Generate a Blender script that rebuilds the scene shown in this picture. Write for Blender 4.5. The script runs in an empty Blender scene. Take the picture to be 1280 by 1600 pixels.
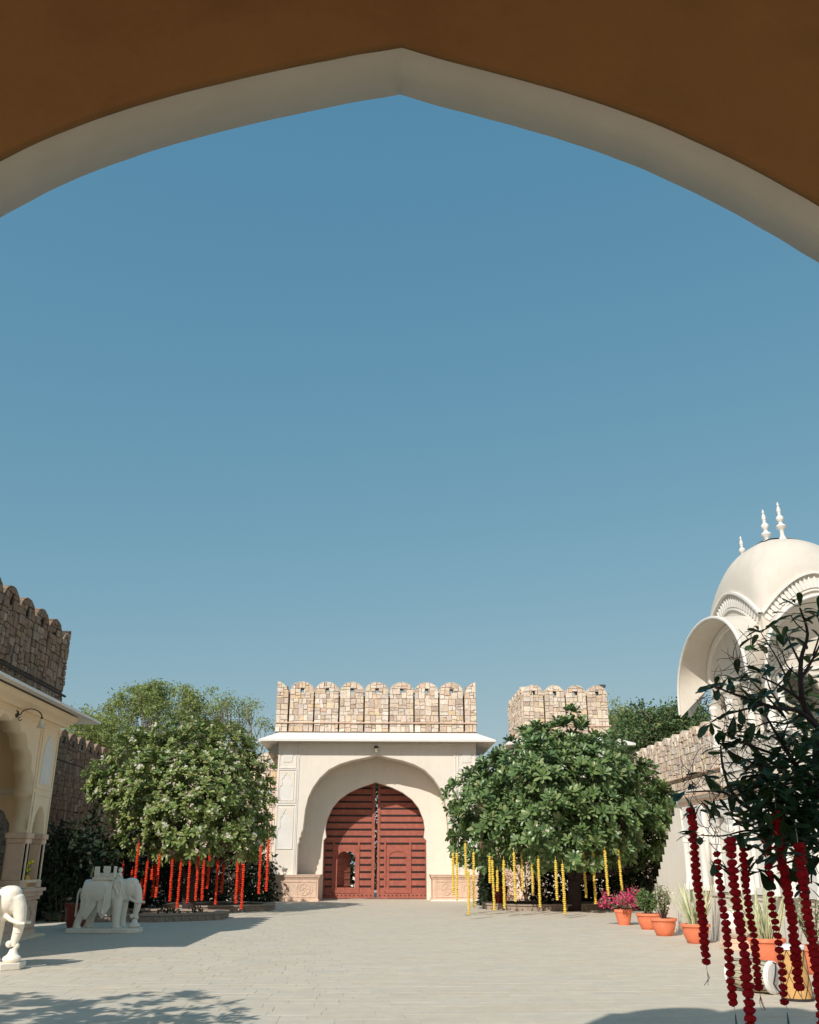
import bpy, bmesh, math, random
import numpy as np
from mathutils import Vector, Matrix, noise
R = math.radians
random.seed(7); rng = np.random.default_rng(7)
S = bpy.context.scene; COL = S.collection
sin, cos, pi = math.sin, math.cos, math.pi

# ------------------------------------------------------------------ camera, sky, sun, exposure
FPX = 1420.0; PITCH = R(21.10); YAW = R(1.88); EYE = 1.6
cd = bpy.data.cameras.new('camera'); cam = bpy.data.objects.new('camera', cd); COL.objects.link(cam)
cam.location = (0, 0, EYE); cam.rotation_euler = (R(90)+PITCH, 0, -YAW)
cd.sensor_fit = 'VERTICAL'; cd.sensor_height = 24; cd.sensor_width = 24; cd.lens = 24*FPX/1600
cd.clip_start = .05; cd.clip_end = 3000; S.camera = cam
AZ, EL = R(31), R(38)                      # the light travels towards +X +Y and down
w = bpy.data.worlds.new('World'); S.world = w; w.use_nodes = True
nt = w.node_tree; bg = nt.nodes['Background']; sk = nt.nodes.new('ShaderNodeTexSky')
sk.sky_type = 'NISHITA'; sk.sun_disc = False; sk.sun_elevation = EL; sk.sun_rotation = R(180)+AZ
sk.air_density = 1.0; sk.dust_density = 1.2; sk.ozone_density = 1.0; sk.altitude = 0
hs = nt.nodes.new('ShaderNodeHueSaturation'); hs.inputs['Saturation'].default_value = 1.02; hs.inputs['Hue'].default_value = .488
hs.inputs['Value'].default_value = 1.0
nt.links.new(sk.outputs[0], hs.inputs['Color'])
sp = nt.nodes.new('ShaderNodeSeparateColor'); cb = nt.nodes.new('ShaderNodeCombineColor'); nt.links.new(hs.outputs[0], sp.inputs[0])
for i_, (g_, a_) in enumerate(((.83, .845), (.484, 1.567), (.324, 2.185))):     # soften the sky's gradient to the photograph's muted blue
    pw = nt.nodes.new('ShaderNodeMath'); pw.operation = 'POWER'; pw.inputs[1].default_value = g_; ml = nt.nodes.new('ShaderNodeMath'); ml.operation = 'MULTIPLY'; ml.inputs[1].default_value = a_
    nt.links.new(sp.outputs[i_], pw.inputs[0]); nt.links.new(pw.outputs[0], ml.inputs[0]); nt.links.new(ml.outputs[0], cb.inputs[i_])
nt.links.new(cb.outputs[0], bg.inputs['Color'])
bg.inputs['Strength'].default_value = .10
sl = bpy.data.lights.new('sun', 'SUN'); sl.energy = 3.1; sl.angle = R(.53); sl.color = (1, .95, .87)
sun = bpy.data.objects.new('sun', sl); COL.objects.link(sun)
sun.rotation_euler = Vector((-sin(AZ)*cos(EL), -cos(AZ)*cos(EL), sin(EL))).to_track_quat('Z', 'Y').to_euler()
S.view_settings.view_transform = 'Standard'; S.view_settings.look = 'None'
S.view_settings.gamma = 1; S.view_settings.use_curve_mapping = False; S.view_settings.exposure = .45
S.render.engine = 'CYCLES'

# ------------------------------------------------------------------ helpers
_f = Vector((sin(YAW)*cos(PITCH), cos(YAW)*cos(PITCH), sin(PITCH))); _r = Vector((cos(YAW), -sin(YAW), 0)); _u = _r.cross(_f)
def at(px, py, Y):                          # a point of the photograph at a real distance Y, in metres
    d = _f*FPX + _r*(px-640) - _u*(py-800); t = Y/d.y
    return Vector((0, 0, EYE)) + d*t
def to_px(p):
    v = Vector(p) - Vector((0, 0, EYE)); k = v.dot(_f)
    return (640+FPX*v.dot(_r)/k, 800-FPX*v.dot(_u)/k, k)

def tag(o, label=None, cat=None, group=None, kind=None):
    if label: o['label'] = label
    if cat: o['category'] = cat
    if group: o['group'] = group
    if kind: o['kind'] = kind
    return o
def thing(name, loc, label, cat, group=None, rz=0):
    o = bpy.data.objects.new(name, None); COL.objects.link(o); o.location = loc; o.rotation_euler = (0, 0, rz)
    o.empty_display_size = .2
    return tag(o, label, cat, group)
def root_of(o):
    while o.parent: o = o.parent
    return o
def link(name, me, parent=None, loc=None):
    o = bpy.data.objects.new(name, me); COL.objects.link(o)
    if parent: o.parent = parent
    if loc is not None: o.location = loc
    return o
def newmesh(name, vs, fs, m, smooth=False):
    me = bpy.data.meshes.new(name); me.from_pydata([tuple(v) for v in vs], [], fs); me.materials.append(m)
    if smooth: me.shade_smooth()
    me.update(); return me

class MB:
    """collects shapes in world metres; build() links them as one mesh"""
    def __init__(s): s.v = []; s.f = []
    def add(s, vs, fs):
        n = len(s.v); s.v += [Vector(v) for v in vs]; s.f += [tuple(i+n for i in f) for f in fs]; return s
    def box(s, x0, x1, y0, y1, z0, z1):
        return s.add([(x0,y0,z0),(x1,y0,z0),(x1,y1,z0),(x0,y1,z0),(x0,y0,z1),(x1,y0,z1),(x1,y1,z1),(x0,y1,z1)],
                     [(3,2,1,0),(4,5,6,7),(0,1,5,4),(1,2,6,5),(2,3,7,6),(3,0,4,7)])
    def tube(s, pts, rad, n=7, cap=True):
        pts = [Vector(p) for p in pts]; k = len(pts)
        rad = rad if isinstance(rad, (list, tuple)) else [rad]*k
        base = len(s.v); t0 = None
        for i, p in enumerate(pts):
            t = (pts[min(i+1, k-1)]-pts[max(i-1, 0)]); t = t.normalized() if t.length > 1e-9 else Vector((0,0,1))
            if t0 is None:
                a = t.orthogonal().normalized()
            else:
                a = (a - t*a.dot(t)); a = a.normalized() if a.length > 1e-6 else t.orthogonal().normalized()
            t0 = t; b = t.cross(a)
            for j in range(n):
                q = 2*pi*j/n; s.v.append(p + (a*cos(q)+b*sin(q))*rad[i])
        for i in range(k-1):
            for j in range(n):
                s.f.append((base+i*n+j, base+i*n+(j+1) % n, base+(i+1)*n+(j+1) % n, base+(i+1)*n+j))
        if cap:
            s.f.append(tuple(base+j for j in range(n))[::-1]); s.f.append(tuple(base+(k-1)*n+j for j in range(n)))
        return s
    def lathe(s, prof, c, n=20, axis=None, sq=1.0):
        c = Vector(c); M = Matrix.Identity(3) if axis is None else Vector(axis).to_track_quat('Z', 'Y').to_matrix()
        base = len(s.v); k = len(prof)
        for (r, z) in prof:
            for j in range(n):
                q = 2*pi*j/n; s.v.append(c + M @ Vector((r*cos(q), r*sin(q)*sq, z)))
        for i in range(k-1):
            for j in range(n):
                s.f.append((base+i*n+j, base+i*n+(j+1) % n, base+(i+1)*n+(j+1) % n, base+(i+1)*n+j))
        s.f.append(tuple(base+j for j in range(n))[::-1]); s.f.append(tuple(base+(k-1)*n+j for j in range(n)))
        return s
    def prism(s, poly, d, fr):             # convex or simple polygon poly (u,v) from depth 0 to d in the frame fr(u,v,n)
        n = len(poly); A = [fr(u, v, 0) for u, v in poly]; B = [fr(u, v, d) for u, v in poly]
        return s.add(A+B, [tuple(range(n))[::-1], tuple(range(n, 2*n))]+[(i, (i+1) % n, n+(i+1) % n, n+i) for i in range(n)])
    def bar(s, a, b, wd, th, fr):          # strip between (u,v) points a and b, wd wide, th proud
        a = Vector(a); b = Vector(b); d = (b-a).normalized(); p = Vector((-d.y, d.x))*wd/2
        return s.prism([tuple(a-p), tuple(b-p), tuple(b+p), tuple(a+p)], th, fr)
    def strip(s, pts, wd, th, fr, closed=False):   # mitred moulding along a (u,v) polyline
        P = [Vector(p) for p in pts]; k = len(P); L = []; Q = []
        for i in range(k):
            a = P[i-1] if (i or closed) else P[i]; b = P[(i+1) % k] if (i < k-1 or closed) else P[i]
            d1 = (P[i]-a); d2 = (b-P[i]); d1 = d1.normalized() if d1.length > 1e-9 else d2.normalized(); d2 = d2.normalized() if d2.length > 1e-9 else d1
            nrm = Vector((-(d1+d2).y, (d1+d2).x)); nrm = nrm.normalized() if nrm.length > 1e-6 else Vector((-d1.y, d1.x))
            m = min(1/max(.35, nrm.dot(Vector((-d1.y, d1.x)))), 2.2)*wd/2
            L.append(P[i]-nrm*m); Q.append(P[i]+nrm*m)
        base = len(s.v)
        for i in range(k):
            s.v += [fr(L[i].x, L[i].y, 0), fr(L[i].x, L[i].y, th), fr(Q[i].x, Q[i].y, th), fr(Q[i].x, Q[i].y, 0)]
        for i in range(k if closed else k-1):
            a = base+4*i; b = base+4*((i+1) % k)
            s.f += [(a, b, b+1, a+1), (a+1, b+1, b+2, a+2), (a+2, b+2, b+3, a+3), (a+3, b+3, b, a)]
        return s
    def build(s, name, m, parent=None, smooth=False, bevel=0, fix=True, kind=None, label=None):
        off = root_of(parent).location if parent else Vector((0, 0, 0))
        me = newmesh(name, [v-off for v in s.v], s.f, m, smooth)
        if fix or bevel:
            bm = bmesh.new(); bm.from_mesh(me)
            if bevel: bmesh.ops.bevel(bm, geom=[e for e in bm.edges if len(e.link_faces) == 2 and e.calc_face_angle(0) > .5], offset=bevel, segments=1, affect='EDGES')
            if fix: bmesh.ops.recalc_face_normals(bm, faces=bm.faces)
            bm.to_mesh(me); bm.free()
            if smooth: me.shade_smooth()
        if smooth:
            try: me.set_sharp_from_angle(angle=R(40))
            except Exception: pass
        o = link(name, me, parent); tag(o, label, None, None, kind); return o

def frame(o, u, v, n):
    o, u, v, n = Vector(o), Vector(u), Vector(v), Vector(n)
    return lambda a, b, c: o+u*a+v*b+n*c
def plate(outer, holes, th, fr, name, m, parent, bevel=0, label=None):   # a slab with holes: front at n=0, back at n=-th
    cu = bpy.data.curves.new('t', 'CURVE'); cu.dimensions = '2D'; cu.fill_mode = 'BOTH'; cu.extrude = th/2
    for poly in [outer]+holes:
        sp = cu.splines.new('POLY'); sp.points.add(len(poly)-1); sp.use_cyclic_u = True
        for i, (a, b) in enumerate(poly): sp.points[i].co = (a, b, 0, 1)
    o = bpy.data.objects.new('t', cu); COL.objects.link(o)
    me = bpy.data.meshes.new_from_object(o.evaluated_get(bpy.context.evaluated_depsgraph_get()))
    bpy.data.objects.remove(o); bpy.data.curves.remove(cu)
    off = root_of(parent).location if parent else Vector((0, 0, 0))
    for v in me.vertices: v.co = fr(v.co.x, v.co.y, v.co.z-th/2)-off
    me.materials.clear(); me.materials.append(m)
    bm = bmesh.new(); bm.from_mesh(me); bmesh.ops.remove_doubles(bm, verts=bm.verts, dist=1e-4); bmesh.ops.recalc_face_normals(bm, faces=bm.faces); bm.to_mesh(me); bm.free()
    me.name = name; o = link(name, me, parent); tag(o, label); return o

# ------------------------------------------------------------------ materials
def N(t, typ, **k):
    n = t.nodes.new(typ)
    for a, b in k.items():
        if a in n.inputs: n.inputs[a].default_value = b
        else: setattr(n, a, b)
    return n
KEEP = ('ochre_plaster', 'grey_white_limewash', 'crimson_flower', 'near_leaf', 'dark_bark', 'shade_bush_leaf', 'brown_twig', 'weathered_rubble_stone', 'dark_mortar', 'red_glazed_pot', 'black_iron')
def mat(name, col, rough=.8, var=.12, scale=3.0, bump=.15, bscale=40, island=None, grime=None, spec=.3, transl=0, bdist=.01, zdirt=0, metal=0, mottle=None):
    k_ = 1.0 if name in KEEP else 1.45; cap_ = lambda c: tuple(q*min(k_, .86/max(c)) for q in c)
    if col: col = cap_(col)
    if island: island = [cap_(c) for c in island]
    if grime: grime = (cap_(grime[0]), grime[1])
    if mottle: mottle = (cap_(mottle[0]),)+tuple(mottle[1:])
    m = bpy.data.materials.new(name); m.use_nodes = True; t = m.node_tree; p = t.nodes['Principled BSDF']; L = t.links.new
    p.inputs['Roughness'].default_value = rough; p.inputs['Specular IOR Level'].default_value = spec; p.inputs['Metallic'].default_value = metal
    geo = N(t, 'ShaderNodeNewGeometry'); pos = geo.outputs['Position']
    if island:
        oi = N(t, 'ShaderNodeObjectInfo'); ad = N(t, 'ShaderNodeMath', operation='ADD'); fr_ = N(t, 'ShaderNodeMath', operation='FRACT')
        L(geo.outputs['Random Per Island'], ad.inputs[0]); L(oi.outputs['Random'], ad.inputs[1]); L(ad.outputs[0], fr_.inputs[0])
        rp = N(t, 'ShaderNodeValToRGB'); rp.color_ramp.interpolation = 'LINEAR'; e = rp.color_ramp.elements
        while len(e) > 1: e.remove(e[-1])
        for i, c in enumerate(island):
            q = e[0] if i == 0 else e.new(i/(len(island)-1)); q.position = i/(len(island)-1); q.color = (*c, 1)
        L(fr_.outputs[0], rp.inputs[0]); base = rp.outputs[0]
    else:
        rg = N(t, 'ShaderNodeRGB'); rg.outputs[0].default_value = (*col, 1); base = rg.outputs[0]
    n1 = N(t, 'ShaderNodeTexNoise', Scale=scale, Detail=6.0, Roughness=.65); L(pos, n1.inputs['Vector'])
    mr = N(t, 'ShaderNodeMapRange'); mr.inputs['From Min'].default_value = .3; mr.inputs['From Max'].default_value = .7
    mr.inputs['To Min'].default_value = 1-var; mr.inputs['To Max'].default_value = 1+var; L(n1.outputs[0], mr.inputs['Value'])
    mx = N(t, 'ShaderNodeVectorMath', operation='MULTIPLY'); L(base, mx.inputs[0]); L(mr.outputs[0], mx.inputs[1]); out = mx.outputs[0]
    if mottle:                              # a second colour in large patches
        n2 = N(t, 'ShaderNodeTexNoise', Scale=mottle[1], Detail=8.0, Roughness=.7); L(pos, n2.inputs['Vector'])
        m2 = N(t, 'ShaderNodeMapRange'); m2.inputs['From Min'].default_value = mottle[2]; m2.inputs['From Max'].default_value = mottle[2]+.14; m2.inputs['To Max'].default_value = mottle[3]
        L(n2.outputs[0], m2.inputs['Value'])
        mm = N(t, 'ShaderNodeMix', data_type='RGBA'); L(m2.outputs[0], mm.inputs['Factor']); L(out, mm.inputs[6]); mm.inputs[7].default_value = (*mottle[0], 1); out = mm.outputs[2]
    if grime:                               # streaks running down the wall
        mp = N(t, 'ShaderNodeMapping'); mp.inputs['Scale'].default_value = (2.2, 2.2, .22); L(pos, mp.inputs['Vector'])
        n3 = N(t, 'ShaderNodeTexNoise', Scale=2.0, Detail=9.0, Roughness=.72); L(mp.outputs[0], n3.inputs['Vector'])
        m3 = N(t, 'ShaderNodeMapRange'); m3.inputs['From Min'].default_value = .5; m3.inputs['From Max'].default_value = .75; m3.inputs['To Max'].default_value = grime[1]
        L(n3.outputs[0], m3.inputs['Value'])
        mg = N(t, 'ShaderNodeMix', data_type='RGBA'); L(m3.outputs[0], mg.inputs['Factor']); L(out, mg.inputs[6]); mg.inputs[7].default_value = (*grime[0], 1); out = mg.outputs[2]
    L(out, p.inputs['Base Color'])
    if bump:
        n4 = N(t, 'ShaderNodeTexNoise', Scale=bscale, Detail=5.0); L(pos, n4.inputs['Vector'])
        bp = N(t, 'ShaderNodeBump', Strength=bump, Distance=bdist); L(n4.outputs[0], bp.inputs['Height']); L(bp.outputs[0], p.inputs['Normal'])
    if transl:
        tr = N(t, 'ShaderNodeBsdfTranslucent'); L(out, tr.inputs['Color']); ms = N(t, 'ShaderNodeMixShader'); ms.inputs[0].default_value = transl
        L(p.outputs[0], ms.inputs[1]); L(tr.outputs[0], ms.inputs[2]); L(ms.outputs[0], t.nodes['Material Output'].inputs['Surface'])
    return m
M = {}
M['cream'] = mat('cream_limewash', (.53, .485, .42), .85, .04, 1.2, .12, 60, grime=((.43, .37, .30), .3), mottle=((.565, .52, .455), 2.5, .5, .4))
M['tan_bounce'] = mat('tan_bounce_lit_limewash', (.86, .69, .48), .85, .04, 1.2, .12, 60, grime=((.50, .41, .31), .25), mottle=((.78, .68, .53), 2.0, .5, .4))  # paint lightened to stand in for bounce light on the shaded arcade
M['offwhite'] = mat('off_white_limewash', (.435, .40, .345), .85, .05, 1.4, .12, 50, grime=((.34, .30, .25), .4), mottle=((.455, .425, .38), 2.0, .5, .5))
M['white'] = mat('white_limewash', (.52, .50, .465), .8, .05, 2, .12, 50, grime=((.42, .39, .34), .3))
M['ochre'] = mat('ochre_plaster', (.225, .108, .034), .85, .10, 2.2, .45, 14, mottle=((.15, .062, .018), .55, .50, .75), bdist=.012)
M['soffit'] = mat('grey_white_limewash', (.52, .475, .41), .85, .05, 2.5, .25, 12, mottle=((.46, .42, .36), 1.1, .48, .5), bdist=.01)
STONES = [(.44,.36,.27), (.54,.47,.38), (.38,.30,.24), (.50,.38,.24), (.56,.50,.42), (.33,.25,.20), (.47,.42,.36), (.47,.34,.26), (.58,.52,.45), (.42,.34,.29), (.50,.42,.30), (.53,.48,.41)]
M['stone'] = mat('rubble_stone', None, .88, .22, 9, .7, 26, island=STONES, bdist=.03)
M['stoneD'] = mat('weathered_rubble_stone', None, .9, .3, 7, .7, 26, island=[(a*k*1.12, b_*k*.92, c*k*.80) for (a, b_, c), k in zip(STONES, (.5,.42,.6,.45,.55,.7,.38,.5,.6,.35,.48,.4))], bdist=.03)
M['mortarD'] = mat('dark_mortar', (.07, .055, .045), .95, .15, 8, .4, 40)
M['mortar'] = mat('mortar', (.27, .22, .175), .95, .15, 8, .4, 40)
M['pinkstone'] = mat('carved_sandstone', (.50, .36, .27), .85, .10, 6, .5, 30, grime=((.30, .22, .17), .5), bdist=.015)
M['paving'] = mat('paving_stone', None, .8, .07, 4, .12, 30, island=[(0.375, 0.332, 0.265), (0.400, 0.356, 0.288), (0.370, 0.337, 0.279), (0.410, 0.356, 0.279), (0.385, 0.346, 0.284), (0.395, 0.337, 0.260), (0.400, 0.361, 0.298)], mottle=((.33, .30, .245), .7, .52, .35))
M['joint'] = mat('joint_sand', (.37, .34, .28), .95, .1, 5, .2, 60)
M['earth'] = mat('dry_earth', (.23, .18, .12), .95, .2, .2, .3, 10)
M['door'] = mat('red_brown_painted_timber', (.255, .080, .056), .62, .2, 5, .25, 50, grime=((.17, .05, .035), .6))
M['shadestone'] = mat('shade_darkened_kerb_stone', (.24, .19, .15), .9, .15, 6, .5, 30, bdist=.015)  # kerb colour darkened to stand in for the trees' shade
M['iron'] = mat('black_iron', (.018, .015, .015), .55, .1, 10, .1, 60, spec=.5)
M['marble'] = mat('white_marble', (.85, .785, .67), .5, .05, 4, .22, 24, spec=.45, mottle=((.62, .55, .46), 3.5, .56, .6), bdist=.02)
M['terracotta'] = mat('terracotta', (.52, .15, .075), .75, .08, 6, .15, 60, mottle=((.60, .27, .17), 5, .55, .5))
M['redpot'] = mat('red_glazed_pot', (.22, .03, .02), .4, .1, 6, .05, 60, spec=.5)
M['soil'] = mat('soil', (.05, .035, .025), .95, .2, 30, .5, 60)
M['bark'] = mat('grey_bark', (.16, .12, .09), .9, .2, 14, .6, 30, bdist=.02)
M['darkbark'] = mat('dark_bark', (.045, .03, .028), .8, .2, 14, .5, 30)
M['twig'] = mat('brown_twig', (.10, .05, .035), .8, .2, 20, 0)
M['leafR'] = mat('glossy_dark_green_leaf', None, .34, .12, 3, 0, island=[(.05,.10,.035), (.085,.145,.045), (.125,.185,.06), (.06,.115,.05), (.19,.23,.085), (.095,.15,.075)], spec=.5, transl=.18)
M['leafL'] = mat('yellow_green_leaf', None, .36, .14, 3, 0, island=[(.10,.16,.045), (.14,.20,.05), (.20,.24,.07), (.085,.14,.04), (.26,.27,.09), (.11,.17,.07), (.24,.20,.09)], spec=.5, transl=.22)
M['leafF'] = mat('feathery_leaf', None, .6, .15, .8, 0, island=[(.17,.22,.07), (.22,.26,.08), (.13,.18,.06), (.27,.29,.10)], spec=.3, transl=.3)
M['leafD'] = mat('dark_far_leaf', None, .6, .15, .8, 0, island=[(.06,.105,.04), (.08,.13,.045), (.045,.08,.035), (.16,.18,.07)], spec=.3, transl=.2)
M['leafN'] = mat('near_leaf', None, .38, .15, 5, 0, island=[(.03,.07,.022), (.045,.09,.025), (.025,.055,.022), (.08,.12,.03)], spec=.5, transl=.25)
M['leafH'] = mat('shade_bush_leaf', None, .6, .15, 2, 0, island=[(.018,.032,.014), (.025,.042,.018), (.03,.03,.018)], spec=.2)  # near-black leaf colour, standing in for deep shade among the bushes
M['bloom'] = mat('white_blossom', (.72, .66, .58), .7, .05, 9, 0, transl=.2)
M['bloompink'] = mat('dry_pink_blossom', (.50, .34, .26), .7, .2, 9, 0, transl=.2)
M['flame'] = mat('orange_red_marigold', None, .7, .15, 30, .5, 200, island=[(.58,.042,.012), (.52,.030,.010), (.60,.062,.016)], transl=.12)
M['yellow'] = mat('yellow_marigold', None, .7, .12, 30, .5, 200, island=[(.60,.43,.07), (.60,.46,.10), (.60,.41,.055)], transl=.12)
M['crimson'] = mat('crimson_flower', None, .75, .25, 60, .9, 180, island=[(.60,.008,.016), (.50,.006,.014), (.66,.014,.018), (.54,.008,.022)], transl=.2, bdist=.004)
M['thread'] = mat('white_thread', (.7, .68, .62), .8, .05, 5, 0)
M['greentail'] = mat('teal_foil', (.04, .16, .14), .4, .1, 9, 0, spec=.6)
M['magenta'] = mat('magenta_bract', None, .7, .1, 9, 0, island=[(.50,.05,.13), (.42,.035,.11), (.55,.10,.18)], transl=.3)
M['blade'] = mat('variegated_blade', None, .5, .25, 26, 0, island=[(.36,.38,.22), (.44,.43,.27), (.22,.28,.16), (.50,.46,.31)], spec=.4)
M['leafP'] = mat('pot_plant_leaf', None, .5, .15, 9, 0, island=[(.07,.13,.04), (.10,.17,.06), (.05,.09,.03)], transl=.2)
M['leafV'] = mat('pale_pot_leaf', None, .5, .15, 9, 0, island=[(.12,.18,.07), (.20,.24,.12), (.08,.13,.05), (.40,.33,.26)], transl=.2)
M['drumyellow'] = mat('amber_drum_wood', (.42, .24, .085), .45, .15, 8, .1, 30, spec=.5)
M['drumcream'] = mat('cream_drum_wood', (.33, .29, .20), .5, .3, 8, .2, 30)
M['skin'] = mat('white_drum_skin', (.66, .65, .64), .55, .05, 9, .05, 40)
M['rope'] = mat('black_rope', (.02, .018, .018), .7, .1, 9, 0)
M['glass'] = mat('frosted_lamp_glass', (.55, .50, .42), .3, .05, 9, 0, spec=.6)
M['vase'] = mat('yellow_vase', (.55, .30, .02), .4, .05, 9, 0, spec=.5)
M['yellowbloom'] = mat('yellow_blossom', (.70, .62, .03), .6, .1, 9, 0)
M['grey'] = mat('grey_speaker', (.05, .05, .055), .6, .05, 9, 0)

# ------------------------------------------------------------------ ground and paving
g = MB(); g.add([(-600, -300, -.035), (600, -300, -.035), (600, 1200, -.035), (-600, 1200, -.035)], [(0, 1, 2, 3)])
ground = g.build('ground', M['earth'], fix=False); tag(ground, kind='structure')
g = MB(); g.add([(-14, 2.0, -.0045), (13, 2.0, -.0045), (13, 47.0, -.0045), (-14, 47.0, -.0045)], [(0, 1, 2, 3)])
court = g.build('courtyard_paving', M['joint'], fix=False); tag(court, kind='structure')
SW, SD, GAP = .62, .31, .0014
def slab_mesh(wd, dp, k):
    b = MB(); r_ = random.Random(k)
    j = lambda: r_.uniform(-.0018, .0018)
    a = [(-wd/2+GAP+j(), -dp/2+GAP+j()), (wd/2-GAP+j(), -dp/2+GAP+j()), (wd/2-GAP+j(), dp/2-GAP+j()), (-wd/2+GAP+j(), dp/2-GAP+j())]
    e = .0022; z = [r_.uniform(-.0007, .0007) for _ in range(4)]
    b.add([(x, y, -.02) for x, y in a]+[(x, y, -.0025+z[i]) for i, (x, y) in enumerate(a)] +
          [(x*(1-e*2/wd), y*(1-e*2/dp), z[i]) for i, (x, y) in enumerate(a)],
          [(0,1,5,4),(1,2,6,5),(2,3,7,6),(3,0,4,7),(4,5,9,8),(5,6,10,9),(6,7,11,10),(7,4,8,11),(8,9,10,11)])
    return b
slabs = []
y = 2.0+SD/2; row = 0
while y < 46.9:
    rr = random.Random(row); x = -13.8+rr.uniform(0, SW)
    while x < 12.6:
        wd = SW*rr.choice([1, 1, 1, .5, 1.0, .75]); slabs.append((x+wd/2, y, wd)); x += wd
    y += SD; row += 1
def near_key(s_):
    px, py, k = to_px((s_[0], s_[1], 0)); vis = -20 < px < 1300 and py < 1620
    return (0 if vis else 1, k)
vis = sorted([s_ for s_ in slabs if s_[1] > 9], key=near_key); first = vis[:296]; fs_ = set(first)
var = {}
for (x, yy, wd) in first:
    k = (wd, random.randrange(4))
    if k not in var:
        b = slab_mesh(wd, SD, hash(k) % 97); var[k] = newmesh('paving_slab', b.v, b.f, M['paving'])
    o = link('paving_slab', var[k], court, (x, yy, random.uniform(-.0011, .0011)))
b = MB(); bases = [(slab_mesh(wd_, SD, q), wd_) for wd_ in (SW, SW/2, SW*.75) for q in range(2)]
for (x, yy, wd) in slabs:
    if (x, yy, wd) in fs_: continue
    s_ = random.choice([q for q, wq in bases if wq == wd]); z = random.uniform(-.0011, .0011)
    b.add([(v.x+x, v.y+yy, v.z+z) for v in s_.v], s_.f)
o = b.build('paving', M['paving'], court, fix=False, kind='stuff')

# ------------------------------------------------------------------ masonry
def clip(poly, a, b, c):                   # keep a*x+b*y<=c
    out = []; n = len(poly)
    for i in range(n):
        p, q = poly[i], poly[(i+1) % n]; dp = a*p[0]+b*p[1]-c; dq = a*q[0]+b*q[1]-c
        if dp <= 0: out.append(p)
        if (dp < 0 < dq) or (dq < 0 < dp):
            t = dp/(dp-dq); out.append((p[0]+(q[0]-p[0])*t, p[1]+(q[1]-p[1])*t))
    return out
def clip_convex(poly, hull, inset=0):
    n = len(hull)
    for i in range(n):
        p, q = hull[i], hull[(i+1) % n]; dx, dy = q[0]-p[0], q[1]-p[1]; L = math.hypot(dx, dy)
        if L < 1e-6: continue
        a, b = dy/L, -dx/L                 # outward normal of a counter-clockwise hull
        poly = clip(poly, a, b, a*p[0]+b*p[1]-inset)
        if len(poly) < 3: return []
    return poly
def area(p): return abs(sum(p[i-1][0]*p[i][1]-p[i][0]*p[i-1][1] for i in range(len(p))))/2
def split(x0, x1, y0, y1, rs, big, out):
    wd, h = x1-x0, y1-y0
    if wd*h < big*rs.uniform(.35, 1.7) and max(wd/h, h/wd) < 2.3 or min(wd, h) < .12 or (wd*h < big*.8 and rs.random() < .3 and max(wd/h, h/wd) < 2.6):
        out.append((x0, x1, y0, y1)); return
    t = rs.uniform(.34, .66)
    if wd > h*rs.uniform(.8, 1.5): split(x0, x0+wd*t, y0, y1, rs, big, out); split(x0+wd*t, x1, y0, y1, rs, big, out)
    else: split(x0, x1, y0, y0+h*t, rs, big, out); split(x0, x1, y0+h*t, y1, rs, big, out)
def stone_solid(poly, fr, rs, dmin=.02, dmax=.05):
    n = len(poly); cx = sum(p[0] for p in poly)/n; cy = sum(p[1] for p in poly)/n; d = rs.uniform(dmin, dmax)
    inn = [(cx+(p[0]-cx)*.93, cy+(p[1]-cy)*.93) for p in poly]; tl = [rs.uniform(-.007, .007) for _ in poly]
    vs = [fr(a, b_, -.02) for a, b_ in poly]+[fr(a, b_, d*.72) for a, b_ in poly]+[fr(a, b_, d+tl[i]) for i, (a, b_) in enumerate(inn)]
    fs = []
    for i in range(n):
        j = (i+1) % n; fs += [(i, j, n+j, n+i), (n+i, n+j, 2*n+j, 2*n+i)]
    fs.append(tuple(range(2*n, 3*n)))
    return vs, fs
def stones(x0, x1, y0, y1, fr, rs, big=.055, hull=None, hole=None, joint=.009, dmin=.02, dmax=.05):
    cells = []
    for yb in np.arange(y0, y1-.01, (y1-y0)/max(1, round((y1-y0)/.8))):
        split(x0, x1, yb, yb+(y1-y0)/max(1, round((y1-y0)/.8)), rs, big, cells)
    out = []
    for (a, b_, c, d) in cells:
        j = lambda: rs.uniform(-.012, .012)
        p = [(a+joint+j(), c+joint+j()), (b_-joint+j(), c+joint+j()), (b_-joint+j(), d-joint+j()), (a+joint+j(), d-joint+j())]
        p = clip_convex(p, hull or [(x0, y0), (x1, y0), (x1, y1), (x0, y1)], .006)
        if len(p) < 3 or area(p) < .004: continue
        if hole:
            hx0, hx1, hy0, hy1 = hole
            if a < hx1 and b_ > hx0 and c < hy1 and d > hy0:
                best = []
                for q in ((1, 0, hx0-.01), (-1, 0, -hx1-.01), (0, 1, hy0-.01), (0, -1, -hy1-.01)):
                    k = clip(p, *q)
                    if len(k) > 2 and area(k) > (area(best) if best else 0): best = k
                p = best
                if len(p) < 3 or area(p) < .003: continue
        out.append(stone_solid(p, fr, rs, dmin, dmax))
    return out
def merlon_outline(wd, h, sh, half=0):     # counter-clockwise, u centred; half=+1: only the rising half with its tall edge on the +u side
    top = h-sh; n = 9; arc = []
    for i in range(n+1):
        t = i/n*pi/2; arc.append((wd/2*cos(t)**1.0, sh+top*(sin(t)**.93)))
    if half == 0:
        return [(-wd/2, 0), (wd/2, 0)]+arc+[(-a, b_) for a, b_ in arc[::-1][1:]]
    if half > 0: return [(0, 0), (wd/2, 0)]+[(wd/2, h)]+[(wd/2-a, b_) for a, b_ in arc[::-1] if wd/2-a < wd/2-1e-6]
    return [(-wd/2, 0), (0, 0)]+[(a-wd/2, b_) for a, b_ in arc]
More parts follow.
